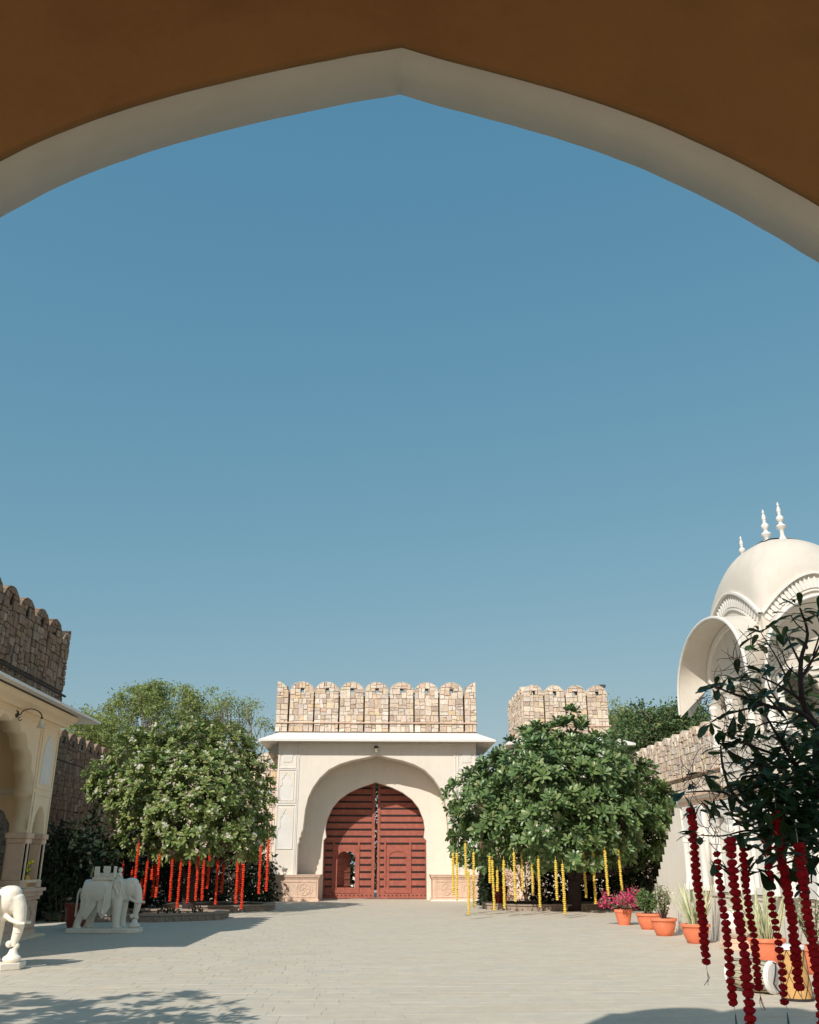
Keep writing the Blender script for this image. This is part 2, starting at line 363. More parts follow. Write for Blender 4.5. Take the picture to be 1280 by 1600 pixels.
def convexify(p):
    out = []
    for q in p:
        if not out or math.hypot(q[0]-out[-1][0], q[1]-out[-1][1]) > 1e-4: out.append(q)
    if math.hypot(out[0][0]-out[-1][0], out[0][1]-out[-1][1]) < 1e-4: out.pop()
    return out
SM = ['stone', 'mortar']
def merlon(parent, fr, uc, z0, wd, h, sh, depth, rs, budget, half=0, hole=True, name='merlon', big=.055, joined=None):
    ol = convexify(merlon_outline(wd, h, sh, half)); f2 = lambda a, b_, c: fr(uc+a, z0+b_, c)
    hz = (sh+.02, sh+.20); hx = (-.07, .09); hole = hole and half == 0
    core = MB(); ins = [q for q in ol]
    if hole:
        for q in (((0, 1, hz[0]),), ((0, -1, -hz[1]),), ((0, -1, -hz[0]), (0, 1, hz[1]), (1, 0, hx[0])), ((0, -1, -hz[0]), (0, 1, hz[1]), (-1, 0, -hx[1]))):
            p = ol
            for c in q: p = clip(p, *c)
            p = convexify(p)
            if len(p) > 2: core.prism(p, -depth, f2)
    else: core.prism(ol, -depth, f2)
    xs = [p[0] for p in ol]
    st = stones(min(xs), max(xs), 0, h, f2, rs, big, hull=ol, hole=(hx[0], hx[1], hz[0], hz[1]) if hole else None)
    if joined is not None:
        joined[0].add(core.v, core.f)
        for vs, fs in st: joined[1].add(vs, fs)
        return
    mo = core.build(name, M[SM[1]], parent)
    # capping stones along the rounded top so it has a stone edge, joined: too thin to pick apart
    off = root_of(parent).location
    for vs, fs in st:
        if budget[0] > 0:
            budget[0] -= 1; link('stone', newmesh('stone', [Vector(v)-off for v in vs], fs, M[SM[0]]), mo)
        else: budget[1].add(vs, fs)
def cap_stones(mb, fr, uc, z0, wd, h, sh, depth, half=0, rs=random):
    ol = convexify(merlon_outline(wd, h, sh, half)); pts = [p for p in ol if p[1] > sh-.01]
    for a, b_ in zip(pts, pts[1:]):
        if half and abs(a[0]-b_[0]) < 1e-4: continue
        k = rs.uniform(.012, .03)
        d = Vector((b_[0]-a[0], b_[1]-a[1])); n_ = Vector((d.y, -d.x)).normalized()
        mb.prism([a, b_, (b_[0]+n_.x*k, b_[1]+n_.y*k), (a[0]+n_.x*k, a[1]+n_.y*k)], -depth-.03, lambda u, v, c: fr(uc+u, z0+v, c+.03))

# ------------------------------------------------------------------ scalloped arch outlines
def multifoil(cx, z0, zs, za, hw, cusps=4, depth=.08, sub=6):   # opening outline, counter-clockwise from bottom left
    # base curve: pointed arch from (hw, zs) to (0, za)
    def base(t):
        x = hw*cos(t*pi/2)**.85; z = zs+(za-zs)*(sin(t*pi/2)**.9*.93+.07*t**3); return Vector((x, z))
    right = []
    for i in range(cusps):
        t0, t1 = i/cusps, (i+1)/cusps; a, b_ = base(t0), base(t1); d = b_-a; n_ = Vector((d.y, -d.x)).normalized()
        for k in range(sub): 
            q = k/sub; bow = depth*d.length/.6*4*q*(1-q)
            right.append(a+d*q+n_*bow)
    right.append(Vector((0, za)))
    pts = [(cx-hw, z0), (cx+hw, z0)]+[(cx+p.x, p.y) for p in right]+[(cx-p.x, p.y) for p in right[::-1][1:]]
    return pts
def plaque(cx, z0, z1, hw, fancy=True):     # niche outline with a cusped head
    h = z1-z0; s = lambda a, b_: (cx+a*hw, z0+b_*h)
    R_ = [(1, .0), (1, .42), (.92, .50), (.62, .54), (.62, .66), (.72, .70), (.66, .78), (.42, .82), (.40, .88), (.22, .90), (.12, .96)]
    return [s(-a, b_) for a, b_ in R_[:1]]+[s(a, b_) for a, b_ in R_]+[s(0, 1)]+[s(-a, b_) for a, b_ in R_[::-1][:-1]]
# ------------------------------------------------------------------ the gatehouse across the court
GY, GX = 44.15, -.08
gate = thing('gate_building', (GX, GY, 0), 'cream gateway with big pointed arch, red-brown timber doors and stone battlements', 'gateway')
fg = frame((0, GY, 0), (1, 0, 0), (0, 0, 1), (0, -1, 0))
WL, WR = -4.72, 4.60
outer = [(-3.66, 0), (3.46, 0)]+[(GX+a, z) for a, z in ((3.56, 1.1), (3.57, 2.35), (3.50, 2.50), (3.52, 2.62), (3.43, 2.74), (3.44, 2.86), (3.36, 3.0), (3.33, 3.4), (3.29, 3.9), (3.18, 4.4), (2.98, 4.85), (2.68, 5.28), (2.25, 5.68), (1.75, 5.93), (1.2, 6.1), (.6, 6.22), (.25, 6.30), (0, 6.38))]
outer = outer[:2]+outer[2:]+[(2*GX-a, z) for a, z in outer[2:][::-1][1:]]
outer[0] = (2*GX-3.56+0, 0); outer[1] = (GX+3.56, 0)
front = [(WL, -.03), (2*GX-(GX+3.56), -.03)]+[p for p in outer[::-1] if p[1] > 0 and p[0] < GX-1e-6]+[(GX, 6.38)]+[p for p in outer[::-1] if p[1] > 0 and p[0] > GX+1e-6]+[(GX+3.56, -.03), (WR, -.03), (WR, 7.0), (WL, 7.0)]
plate(front, [], 1.3, fg, 'wall', M['cream'], gate)
DI = [(2.42, -.03), (2.42, 2.58), (2.30, 2.72), (2.36, 3.1), (2.30, 3.5), (2.06, 4.05), (1.75, 4.42), (1.3, 4.74), (.8, 4.97), (.35, 5.12), (0, 5.24)]
inner = [(WL+.1, -.03)]+[(-.13-a, z) for a, z in DI]+[(-.13+a, z) for a, z in DI[::-1][1:]]+[(WR-.1, -.03), (WR-.1, 6.95), (WL+.1, 6.95)]
plate(inner, [], .75, frame((0, GY+1.302, 0), (1,0,0), (0,0,1), (0,-1,0)), 'inner_wall', M['cream'], gate)
MB().box(WL, WR, GY+1.3, GY+4.6, 6.96, 7.0).box(WL, WL+.5, GY+1.31, GY+4.6, -.03, 6.95).box(WR-.5, WR, GY+1.31, GY+4.6, -.03, 6.95).build('passage', M['cream'], gate)
# mouldings on the facade
b = MB()
for (u0, u1, v0, v1, wd) in ((-4.66, -3.88, 5.74, 6.82, .05), (-4.66, -3.84, 4.20, 5.66, .05), (-4.66, -3.80, 1.12, 4.10, .05), (3.74, 4.52, 5.74, 6.82, .05), (3.70, 4.52, 4.20, 5.66, .05), (3.68, 4.52, 1.12, 4.10, .05)):
    b.strip([(u0, v0), (u1, v0), (u1, v1), (u0, v1)], wd, .03, fg, True)
b.strip([(-3.74, 1.1), (-3.74, 6.83), (3.60, 6.83), (3.60, 1.1)], .05, .03, fg)
b.strip([(-3.79+.0, 2.5), (-3.79, 6.90)], .02, .02, fg)
b.build('moulding', M['white'], gate)
for (c, v0, v1, hw) in ((-4.27, 4.3, 5.52, .31), (-4.25, 2.2, 3.9, .33), (4.13, 4.3, 5.52, .31), (4.12, 2.2, 3.9, .33)):
    b = MB(); pl = plaque(c, v0, v1, hw)
    n_ = len(pl); fr2 = frame((0, GY, 0), (1,0,0), (0,0,1), (0,-1,0))
    A = [fr2(a, z, .004) for a, z in pl]; cc = fr2(c, v0+(v1-v0)*.3, .012)
    plate([(c-hw*1.12, v0-.03), (c+hw*1.12, v0-.03), (c+hw*1.12, v1+.06), (c-hw*1.12, v1+.06)], [pl], .022, frame((0, GY-.024, 0), (1,0,0), (0,0,1), (0,-1,0)), 'niche_surround', M['cream'], gate)
    MB().prism([(c-hw*1.1, v0-.02), (c+hw*1.1, v0-.02), (c+hw*1.1, v1+.05), (c-hw*1.1, v1+.05)], .004, fg).build('niche', M['white'], gate)
for c in (-4.27, 4.13):
    pts = []
    for i in range(32):
        t = 2*pi*i/32; r_ = .27+.03*cos(4*t+pi)+.02*cos(8*t); pts.append((c+r_*cos(t)*.92, 6.28+r_*sin(t)*1.15))
    MB().prism(pts, .02, fg).build('medallion', M['white'], gate)
# carved sandstone plinths
def carved_plinth(parent, x0, x1, y0, y1, z1, nrep=2):
    b = MB(); b.box(x0, x1, y0, y1, -.02, .10); b.box(x0+.04, x1-.04, y0+.04, y1, .10, z1-.20)
    b.box(x0+.02, x1-.02, y0+.02, y1, z1-.20, z1-.12); b.box(x0-.02, x1+.02, y0-.02, y1, z1-.12, z1-.04); b.box(x0-.05, x1+.05, y0-.05, y1, z1-.04, z1)
    fr = frame((0, y0+.04, 0), (1,0,0), (0,0,1), (0,-1,0)); wd = x1-x0
    b.strip([(x0+.14, .18), (x1-.14, .18), (x1-.14, z1-.28), (x0+.14, z1-.28)], .05, .022, fr, True)
    for i in range(nrep):
        c = x0+.14+(wd-.28)*(i+.5)/nrep; zc = (z1-.10)/2; pts = []
        for k in range(16):
            t = 2*pi*k/16; pts.append((c+.24*cos(t), zc+.24*sin(t)))
        b.strip(pts, .04, .02, fr, True)
        for k in range(6):
            t = 2*pi*k/6; b.strip([(c+.05*cos(t), zc+.05*sin(t)), (c+.13*cos(t+.25), zc+.13*sin(t+.25)), (c+.19*cos(t), zc+.19*sin(t))], .045, .018, fr)
        for sx in (-1, 1):
            b.strip([(c+sx*.28, zc-.2), (c+sx*.36, zc), (c+sx*.28, zc+.2)], .03, .015, fr)
    n_ = int(wd/.11)
    for k in range(n_): b.box(x0+.03+k*(wd-.06)/n_, x0+.03+(k+.55)*(wd-.06)/n_, y0-.035, y0, z1-.11, z1-.05)
    return b.build('plinth', M['pinkstone'], parent)
carved_plinth(gate, -4.86, -2.60, GY-.28, GY+1.45, 1.10)
carved_plinth(gate, 2.44, 4.74, GY-.28, GY+1.45, 1.10)
MB().box(2.38, 4.86, GY-.40, GY-.28, -.02, .07).build('step', M['white'], gate)
# eave
def eave(parent, x0, x1, y0, y1, oy, ox, zt, zl, th=.09):
    """sloping slab round a block: inner rectangle at zt, outer edge at zl"""
    I = [(x0, y0), (x1, y0), (x1, y1), (x0, y1)]; O = [(x0-ox, y0-oy), (x1+ox, y0-oy), (x1+ox, y1+oy), (x0-ox, y1+oy)]
    v = [(x, y_, zt) for x, y_ in I]+[(x, y_, zl) for x, y_ in O]+[(x, y_, zl-th) for x, y_ in O]+[(x, y_, zt-th-.06) for x, y_ in I]
    f = []
    for i in range(4):
        j = (i+1) % 4; f += [(i, j, 4+j, 4+i), (4+i, 4+j, 8+j, 8+i), (8+i, 8+j, 12+j, 12+i), (12+i, 12+j, j, i)]
    b = MB(); b.add(v, f); return b.build('eave', M['white'], parent)
eave(gate, WL-.02, WR+.02, GY-.02, GY+4.6, .62, .86, 7.36, 6.98)
MB().box(WL, WR, GY, GY+4.6, 7.0, 7.36).build('cornice', M['cream'], gate)
# gate battlements: seven merlons and two corner halves
bud = [292, MB()]; capb = MB(); rs = random.Random(3)
PIT = 1.213; x0 = -4.93; zb = 7.40
xe = 4.67; pitch = (xe-x0)/8
fm = frame((0, GY+.02, 0), (1,0,0), (0,0,1), (0,-1,0))
MB().box(x0+.01, xe-.01, GY+.10, GY+4.5, 7.365, 7.5).build('roof', M['mortar'], gate)
for i in range(9):
    c = x0+pitch*i; hf = 0
    if i in (0, 8):
        hf = 1 if i == 0 else -1
        # corner half: tall edge outside
        ol = [(0, 0), (.56, 0), (.56, 1.80), (.50, 2.0), (.38, 2.2), (.20, 2.34), (0, 2.40)]
        if i == 8: ol = [(-a, z) for a, z in ol[::-1]]
        core = MB(); f2 = (lambda cc: lambda a, z, n_: fm(cc+a, zb+z, n_))(c); core.prism(ol, -.48, f2)
        mo = core.build('merlon', M['mortar'], gate); xs = [p[0] for p in ol]
        for vs, fs in stones(min(xs), max(xs), 0, 2.4, f2, rs, .075, hull=ol): 
            bud[0] -= 1; link('stone', newmesh('stone', [Vector(v)-gate.location for v in vs], fs, M['stone']), mo)
        # side return seen at the corner
        sx = x0 if i == 0 else xe
        fs2 = frame((sx, GY+.5, 0), (0, 1 if i == 8 else -1, 0), (0,0,1), (1 if i == 8 else -1, 0, 0))
    else:
        merlon(gate, fm, c, zb, pitch-.06, 2.36, 1.86, .48, rs, bud, big=.095); cap_stones(capb, fm, c, zb, pitch-.06, 2.36, 1.86, .48, rs=rs)
MB().box(x0+.3, xe-.3, GY+.34, GY+.46, 7.45, 9.15).build('slit_block', M['mortar'], gate)  # slab added to stop light showing through the slits between merlons
jn = [MB(), MB()]
for sx, d in ((x0, -1), (xe, 1)):
    fs2 = frame((sx-.0*d, GY+.02, 0), (0, 1, 0), (0,0,1), (d, 0, 0))
    for k in range(4): merlon(gate, fs2, .48+.58+k*1.16, zb, 1.12, 2.36, 1.86, .40, rs, bud, joined=jn, big=.09)
jn[0].build('side_merlons', M['mortar'], gate)
bud[1].v += []; 
for q in (jn[1], capb): bud[1].add(q.v, q.f)
bud[1].build('masonry', M['stone'], gate, fix=False, kind='stuff')
b = MB(); z = 7.82
b.tube([(x0-.03, GY-.06, z), (xe+.03, GY-.06, z)], .028, 6); b.build('rail', M['pinkstone'], gate)
# lamp above the arch
lp = at(588, 1170, GY-.15)
l = MB(); l.lathe([(.02, 0), (.09, .0), (.11, .04), (.10, .09), (.03, .11)], (lp.x, GY-.16, lp.z+.02), 14); l.tube([(lp.x, GY, lp.z+.08), (lp.x, GY-.16, lp.z+.08)], .03, 8)
lo = l.build('lamp_bracket', M['iron'], gate, True)
l = MB(); l.lathe([(.02, -.17), (.06, -.15), (.085, -.08), (.085, 0), (.05, .02)], (lp.x, GY-.16, lp.z+.02), 14); l.build('lamp_globe', M['glass'], gate, True)

# doors
DY = GY+2.25
def iron_band(parent, u0, u1, z, fr, studs=True):
    b = MB(); b.prism([(u0, z-.035), (u1, z-.035), (u1, z+.035), (u0, z+.035)], .03, fr)
    n_ = max(2, int((u1-u0)/.13))
    for k in range(n_):
        c = u0+(u1-u0)*(k+.5)/n_; P = [fr(c-.028, z-.028, .03), fr(c+.028, z-.028, .03), fr(c+.028, z+.028, .03), fr(c-.028, z+.028, .03), fr(c, z, .065)]
        b.add(P, [(0,1,4), (1,2,4), (2,3,4), (3,0,4)])
    return b.build('iron_band', M['iron'], parent)
def leaf(parent, fr, w_, hingeL, wicket_open, H=5.35):
    # u from 0 (hinge or meeting edge, left) to w_
    wc = 1.12 if hingeL else .98; wx0, wx1, wz0, wz1 = wc-.44, wc+.44, .42, 2.12
    wk = [(wx0, wz0), (wx1, wz0), (wx1, 1.84), (wx1-.035, 1.90), (wx1-.045, 1.98), (wx1-.12, 2.03), (wx1-.16, 2.09), (wx1-.28, wz1), (wx0+.28, wz1), (wx0+.16, 2.09), (wx0+.12, 2.03), (wx0+.045, 1.98), (wx0+.035, 1.90), (wx0, 1.84)]
    dl = plate([(0, .03), (w_, .03), (w_, H), (0, H)], [wk] if wicket_open else [], .09, fr, 'door_leaf', M['door'], parent)
    f1 = fr
    z = .55; k = 0; zz = []
    while z < 5.15: zz.append(z); z += .318
    fx0, fx1 = wx0-.16, wx1+.16
    for z in zz:
        if z < 2.55 and z > .38:
            iron_band(dl, .14, fx0-.06, z, f1); iron_band(dl, fx1+.06, w_-.16, z, f1)
            if not wicket_open and wz0 < z < wz1-.05: iron_band(dl, wx0+.05, wx1-.05, z, f1)
            if z > wz1+.15: iron_band(dl, fx0+.06, fx1-.06, z, f1)
        else: iron_band(dl, .14, w_-.16, z, f1)
    # planks between the bands: slightly uneven boards
    b = MB(); rr = random.Random(int(w_*1000)+hingeL)
    allz = [.08]+zz+[H]
    for a, c in zip(allz, allz[1:]):
        def seg(u0, u1):
            b.prism([(u0, a+.045), (u1, a+.045), (u1, c-.045), (u0, c-.045)], rr.uniform(.008, .014), f1)
        if a < 2.2 and a > .3: seg(.13, fx0-.02); seg(fx1+.02, w_-.14)
        else: seg(.13, w_-.14)
    b.build('boards', M['door'], dl)
    b = MB(); b.prism([(.0, .03), (.11, .03), (.11, H), (.0, H)], .035, f1); b.prism([(w_-.12, .03), (w_, .03), (w_, H), (w_-.12, H)], .055, f1); b.prism([(.12, .03), (w_-.12, .03), (w_-.12, .26), (.12, .26)], .03, f1)
    b.build('stile', M['door'], dl)
    b = MB()
    for k in range(12):
        c = .16+(w_-.32)*k/11; b.lathe([(.03, 0), (.026, .02), (.01, .032)], f1(c, .16, .03), 6, axis=(0, -1, 0))
    b.build('studs', M['iron'], dl)
    b = MB(); b.strip([(fx0, .30), (fx1, .30), (fx1, 2.5), (fx1, 2.55)], .07, .055, f1); b.strip([(fx0, 2.55), (fx0, .30)], .07, .055, f1)
    b.strip(wk[2:]+[(wx0, wz0)], .045, .04, f1); b.strip([(fx0, .36), (fx1, .36)], .10, .05, f1)
    b.build('wicket_frame', M['door'], dl)
    if not wicket_open:
        b = MB(); b.prism([(p[0], p[1]) for p in wk], .008, f1); b.build('wicket_door', M['door'], dl)
    return dl
a_ = R(4.0)
frL = frame((-2.62, DY, 0), (cos(a_), sin(a_), 0), (0, 0, 1), (sin(a_), -cos(a_), 0)); dl = leaf(gate, frL, 2.475, True, True)
frR = frame((-.02, DY, 0), (1, 0, 0), (0, 0, 1), (0, -1, 0)); leaf(gate, frR, 2.44, False, False)
# small wicket door swung inward
a2 = R(38); o_ = frL(.66, 0, -.22); frW = frame(o_, (cos(a2), sin(a2), 0), (0,0,1), (sin(a2), -cos(a2), 0))
b = MB(); b.prism([(0, .45), (.84, .45), (.84, 1.9), (.62, 2.08), (.2, 2.08), (0, 1.9)], -.05, frW)
for z in (.62, .93, 1.24, 1.55, 1.86):
    n_ = 7
    for k in range(n_):
        c = .06+.72*(k+.5)/n_; b.add([frW(c-.05, z, .0), frW(c+.05, z, 0), frW(c, z-.09, .0), frW(c, z-.03, .05)], [(0,1,3), (1,2,3), (2,0,3)])
b.build('open_wicket_door', M['door'], dl)
# forecourt wall outside, seen through the gap
b = MB(); b.box(-6, 6, 70, 70.6, -.03, 1.0); o = b.build('outer_wall', M['white']); tag(o, 'low white wall outside the gate seen through the wicket and door gap', 'wall')
g = MB(); g.add([(-6, 47.0, -.008), (6, 47.0, -.008), (6, 70, -.008), (-6, 70, -.008)], [(0,1,2,3)]); o = g.build('path', M['joint'], fix=False); tag(o, kind='structure')

# ------------------------------------------------------------------ rubble walls with merlons
def rubble_wall(name, label, org, u, n_, length, zw, mh, sh, pitch, depth=.6, big=.085, seed=1, cell0=0, objs=True, zbot=0, rail=True, dark=False, endface=False):
    """wall in the plane org + u*a, facing n_, merlons of height mh standing on zw"""
    t = thing(name, org, label, 'stone wall'); rs = random.Random(seed); fr = frame(org, u, (0,0,1), n_)
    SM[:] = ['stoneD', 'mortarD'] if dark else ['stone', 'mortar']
    b = MB(); b.prism([(0, zbot-.03), (length, zbot-.03), (length, zw), (0, zw)], -depth, fr); b.build('wall_core', M[SM[1]], t)
    big_b = MB()
    for vs, fs in stones(0, length, zbot+.0, zw-.02, fr, rs, big, dmin=.015, dmax=.04): big_b.add(vs, fs)
    if endface:
        fr3 = frame(Vector(org)+Vector(u)*0, tuple(-Vector(n_)), (0,0,1), tuple(-Vector(u)))
        for vs, fs in stones(0, depth, zbot, zw, fr3, rs, big): big_b.add(vs, fs)
    bud = [290, big_b]; k = int(length/pitch); cap = MB()
    for i in range(k):
        c = (i+.5)*length/k
        if objs: merlon(t, fr, c, zw, length/k-.05, mh, sh, depth*.8, rs, bud, big=big*1.1)
        else:
            jn_ = [MB(), bud[1]]; merlon(t, fr, c, zw, length/k-.05, mh, sh, depth*.8, rs, bud, big=big*1.1, joined=jn_); jn_[0].build('merlon', M['mortar'], t)
        cap_stones(cap, fr, c, zw, length/k-.05, mh, sh, depth*.8, rs=rs)
    bud[1].add(cap.v, cap.f); bud[1].build('masonry', M[SM[0]], t, fix=False, kind='stuff'); SM[:] = ['stone', 'mortar']
    if rail:
        b = MB(); a, c = fr(0, zw+.12, .07), fr(length, zw+.12, .07); b.tube([a, c], .035, 6); b.build('string_course', M['pinkstone'], t)
    return t
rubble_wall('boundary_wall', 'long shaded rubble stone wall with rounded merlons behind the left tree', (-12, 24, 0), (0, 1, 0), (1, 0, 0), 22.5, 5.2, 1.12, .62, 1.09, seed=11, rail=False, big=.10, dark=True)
rubble_wall('boundary_wall', 'sunlit rubble stone wall with merlons right of the big dark green tree', (12, 46.4, 0), (0, -1, 0), (-1, 0, 0), 28.6, 4.6, 1.85, 1.35, 1.15, seed=12, big=.10, objs=False)
rubble_wall('boundary_wall', 'short rubble wall with merlons joining the gateway on its left', (-11.9, 46.2, 0), (1, 0, 0), (0, -1, 0), 7.1, 4.9, 1.75, 1.25, 1.18, seed=13, objs=False, big=.085)
rubble_wall('boundary_wall', 'rubble wall right of the gateway in the shade behind the big tree', (4.65, 46.2, 0), (1, 0, 0), (0, -1, 0), 7.3, 4.0, 1.75, 1.25, 1.18, seed=14, objs=False, big=.09)

# corner tower on the right behind the tree
TX0, TX1, TY0, TY1 = 6.85, 10.95, 43.6, 48.6
tw = thing('corner_tower', (TX0, TY0, 0), 'square stone battlement tower rising behind the big dark green tree', 'tower'); rs = random.Random(21)
MB().box(TX0+.1, TX1-.1, TY0+.1, TY1-.1, -.03, 6.9).build('wall', M['cream'], tw)
eave(tw, TX0-.02, TX1+.02, TY0-.02, TY1, .7, .95, 7.16, 6.78)
MB().box(TX0+.05, TX1-.05, TY0+.05, TY1-.05, 7.05, 7.25).box(TX0+.34, TX1-.34, TY0+.34, TY1-.3, 7.251, 8.9).build('roof', M['mortar'], tw)  # taller box added to stop light showing between the merlons
ft = frame((TX0, TY0, 0), (1,0,0), (0,0,1), (0,-1,0)); fl = frame((TX0, TY0, 0), (0,1,0), (0,0,1), (-1,0,0))
bud = [290, MB()]; cap = MB(); n_ = 4; zt = 7.2
for i in range(n_):
    c = (i+.5)*(TX1-TX0)/n_ ; merlon(tw, ft, c, zt, (TX1-TX0)/n_-.05, 2.36, 1.88, .5, rs, bud, big=.075); cap_stones(cap, ft, c, zt, (TX1-TX0)/n_-.05, 2.36, 1.88, .5, rs=rs)
for i in range(5):
    c = (i+.5)*(TY1-TY0)/5; fl2 = frame((TX0+.001, TY0+.0, 0), (0,1,0), (0,0,1), (-1,0,0))
    merlon(tw, fl2, c, zt, (TY1-TY0)/5-.05, 2.36, 1.88, .5, rs, bud, big=.085); cap_stones(cap, fl2, c, zt, (TY1-TY0)/5-.05, 2.36, 1.88, .5, rs=rs)
bud[1].add(cap.v, cap.f); bud[1].build('masonry', M['stone'], tw, fix=False, kind='stuff')
b = MB(); b.tube([(TX0-.05, TY1, 7.66), (TX0-.05, TY0-.06, 7.66), (TX1+.05, TY0-.06, 7.66)], .035, 6); b.build('string_course', M['pinkstone'], tw)
b = MB(); b.box(TX1-.35, TX1-.05, TY0-.02, TY0+.2, zt+2.30, zt+2.42); b.tube([(TX1-.2, TY0+.1, zt+2.2), (TX1-.2, TY0+.1, zt+2.32)], .03, 6); o = b.build('floodlight', M['grey']); tag(o, 'small black floodlight on the right corner merlon of the tower', 'floodlight')

# ------------------------------------------------------------------ arcade building on the left
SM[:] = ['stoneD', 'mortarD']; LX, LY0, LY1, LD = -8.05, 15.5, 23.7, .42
lb = thing('arcade_building', (LX, LY1, 0), 'cream arcade with scalloped arches and stone battlement at left edge', 'building')
fl = frame((LX, 0, 0), (0,1,0), (0,0,1), (1,0,0))
big = multifoil(20.45, 1.07, 2.45, 4.5, 1.93, 5, .14)
sml = multifoil(23.07, 1.07, 2.2, 2.86, .37, 3, .07)
nearA = multifoil(17.2, 1.07, 2.45, 4.2, .95, 4, .07)
plate([(LY0, 1.05), (LY1, 1.05), (LY1, 4.80), (LY0, 4.80)], [big, sml, nearA], LD, fl, 'wall', M['tan_bounce'], lb)
# plinth under the arcade
b = MB(); b.box(LX-.46, LX+.02, LY0, LY1+.04, -.02, .16); b.box(LX-.44, LX-.02, LY0, LY1+.0, .16, .80); b.box(LX-.46, LX+.03, LY0, LY1+.05, .80, .88); b.box(LX-.46, LX+.07, LY0, LY1+.09, .88, .98); b.box(LX-.46, LX+.12, LY0, LY1+.14, .98, 1.05)
fp = frame((LX-.02, 0, 0), (0,1,0), (0,0,1), (1,0,0))
for c in np.arange(LY0+.4, LY1-.2, .75):
    b.strip([(c-.3, .22), (c+.3, .22), (c+.3, .74), (c-.3, .74)], .04, .02, fp, True); 
    for k in range(4):
        t = k*pi/2+.4; b.strip([(c, .48), (c+.1*cos(t), .48+.12*sin(t)), (c+.2*cos(t+.3), .48+.19*sin(t+.3))], .05, .018, fp)
b.build('plinth', M['pinkstone'], lb)
MB().box(LX-.1, LX+.22, LY0, LY1+.20, -.02, .05).build('step', M['tan_bounce'], lb)
# sandstone columns: square shafts with caps that clad the lower part of the piers
def column(parent, y0, y1, x0, x1):
    b = MB(); b.box(x0, x1, y0, y1, 1.052, 1.22); b.box(x0+.03, x1-.03, y0+.03, y1-.03, 1.22, 2.02); b.box(x0+.01, x1-.01, y0+.01, y1-.01, 2.02, 2.12); b.box(x0-.02, x1+.02, y0-.02, y1+.02, 2.12, 2.24)
    return b.build('column', M['pinkstone'], parent, bevel=.012)
column(lb, 22.33, 22.74, LX-LD-.02, LX+.03); column(lb, 23.40, 23.72, LX-LD-.02, LX+.03); column(lb, 18.1, 18.55, LX-LD-.02, LX+.03)
b = MB()
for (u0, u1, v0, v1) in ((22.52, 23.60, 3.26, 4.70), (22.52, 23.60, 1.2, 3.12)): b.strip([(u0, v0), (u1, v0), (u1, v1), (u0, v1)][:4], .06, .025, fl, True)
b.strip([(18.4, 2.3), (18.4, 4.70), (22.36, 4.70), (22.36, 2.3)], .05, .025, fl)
b.build('moulding', M['tan_bounce'], lb)
MB().prism([(c, z) for c, z in ((22.72, 3.36), (23.40, 3.36), (23.40, 4.0), (23.34, 4.22), (23.2, 4.40), (23.06, 4.52), (22.92, 4.40), (22.78, 4.22), (22.72, 4.0))], .012, fl).build('niche', M['white'], lb)
# cove and eave
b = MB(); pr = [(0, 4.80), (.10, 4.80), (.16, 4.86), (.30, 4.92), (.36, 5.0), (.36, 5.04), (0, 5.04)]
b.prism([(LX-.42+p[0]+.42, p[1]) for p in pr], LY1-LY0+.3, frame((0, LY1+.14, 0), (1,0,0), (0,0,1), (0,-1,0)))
b.box(LX-1.4, LX, LY0, LY1+.1, 4.805, 5.04); b.build('cornice', M['tan_bounce'], lb)
eave(lb, LX-3.2, LX+.03, LY0+.3, LY1-.2, .62, .84, 5.30, 4.99, .06)
# interior
MB().box(LX-3.2, LX-LD-.005, LY0, LY1-.0, 4.7, 4.8).box(LX-3.2, LX-3.0, LY0, LY1, -.02, 4.7).box(LX-3.0, LX-.47, LY0, LY1, .0, .30).build('inner_shell', M['tan_bounce'], lb)
fe = frame((LX-LD, LY1, 0), (-1,0,0), (0,0,1), (0,-1,0))
endA = multifoil(1.35, .31, 2.3, 2.95, .95, 3, .09)
fe = frame((0, LY1-.35, 0), (1,0,0), (0,0,1), (0,-1,0))
plate([(LX-3.0, .3), (LX-LD-.004, .3), (LX-LD-.004, 4.7), (LX-3.0, 4.7)], [multifoil(LX-1.62, .31, 2.25, 2.95, .82, 3, .10)], .35, fe, 'end_wall', M['tan_bounce'], lb)
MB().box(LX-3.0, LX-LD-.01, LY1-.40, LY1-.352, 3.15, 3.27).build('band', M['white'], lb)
MB().box(LX-3.0, LX-LD, LY0, LY0+.3, .3, 4.7).build('near_end_wall', M['tan_bounce'], lb)
# battlement above
rs = random.Random(31); bud = [292, MB()]; cap = MB(); fb = frame((LX+.0, 0, 0), (0,1,0), (0,0,1), (1,0,0)); zt = 5.62; p_ = .965
MB().prism([(17.9, 5.05), (23.42, 5.05), (23.42, zt), (17.9, zt)], -.5, fb).box(LX-3.0, LX-.5, 17.9, 23.3, 5.05, 5.4).build('parapet', M['mortarD'], lb)
for vs, fs in stones(17.9, 23.42, 5.10, zt-.02, fb, rs, .05): bud[1].add(vs, fs)
for c in (22.33, 21.365, 20.40, 19.435, 18.47):
    merlon(lb, fb, c, zt, p_-.05, 1.60, 1.20, .55, rs, bud, big=.052); cap_stones(cap, fb, c, zt, p_-.05, 1.60, 1.20, .55, rs=rs)
ol = [(0, 0), (.56, 0), (.56, 1.6), (.40, 1.56), (.22, 1.45), (.08, 1.30), (0, 1.18)]
f2 = lambda a, z, n_: fb(22.86+a, zt+z, n_)
mo = MB().prism(ol, -.55, f2).build('merlon', M['mortarD'], lb)
for vs, fs in stones(0, .56, 0, 1.6, f2, rs, .052, hull=ol): link('stone', newmesh('stone', [Vector(v)-lb.location for v in vs], fs, M['stoneD']), mo)
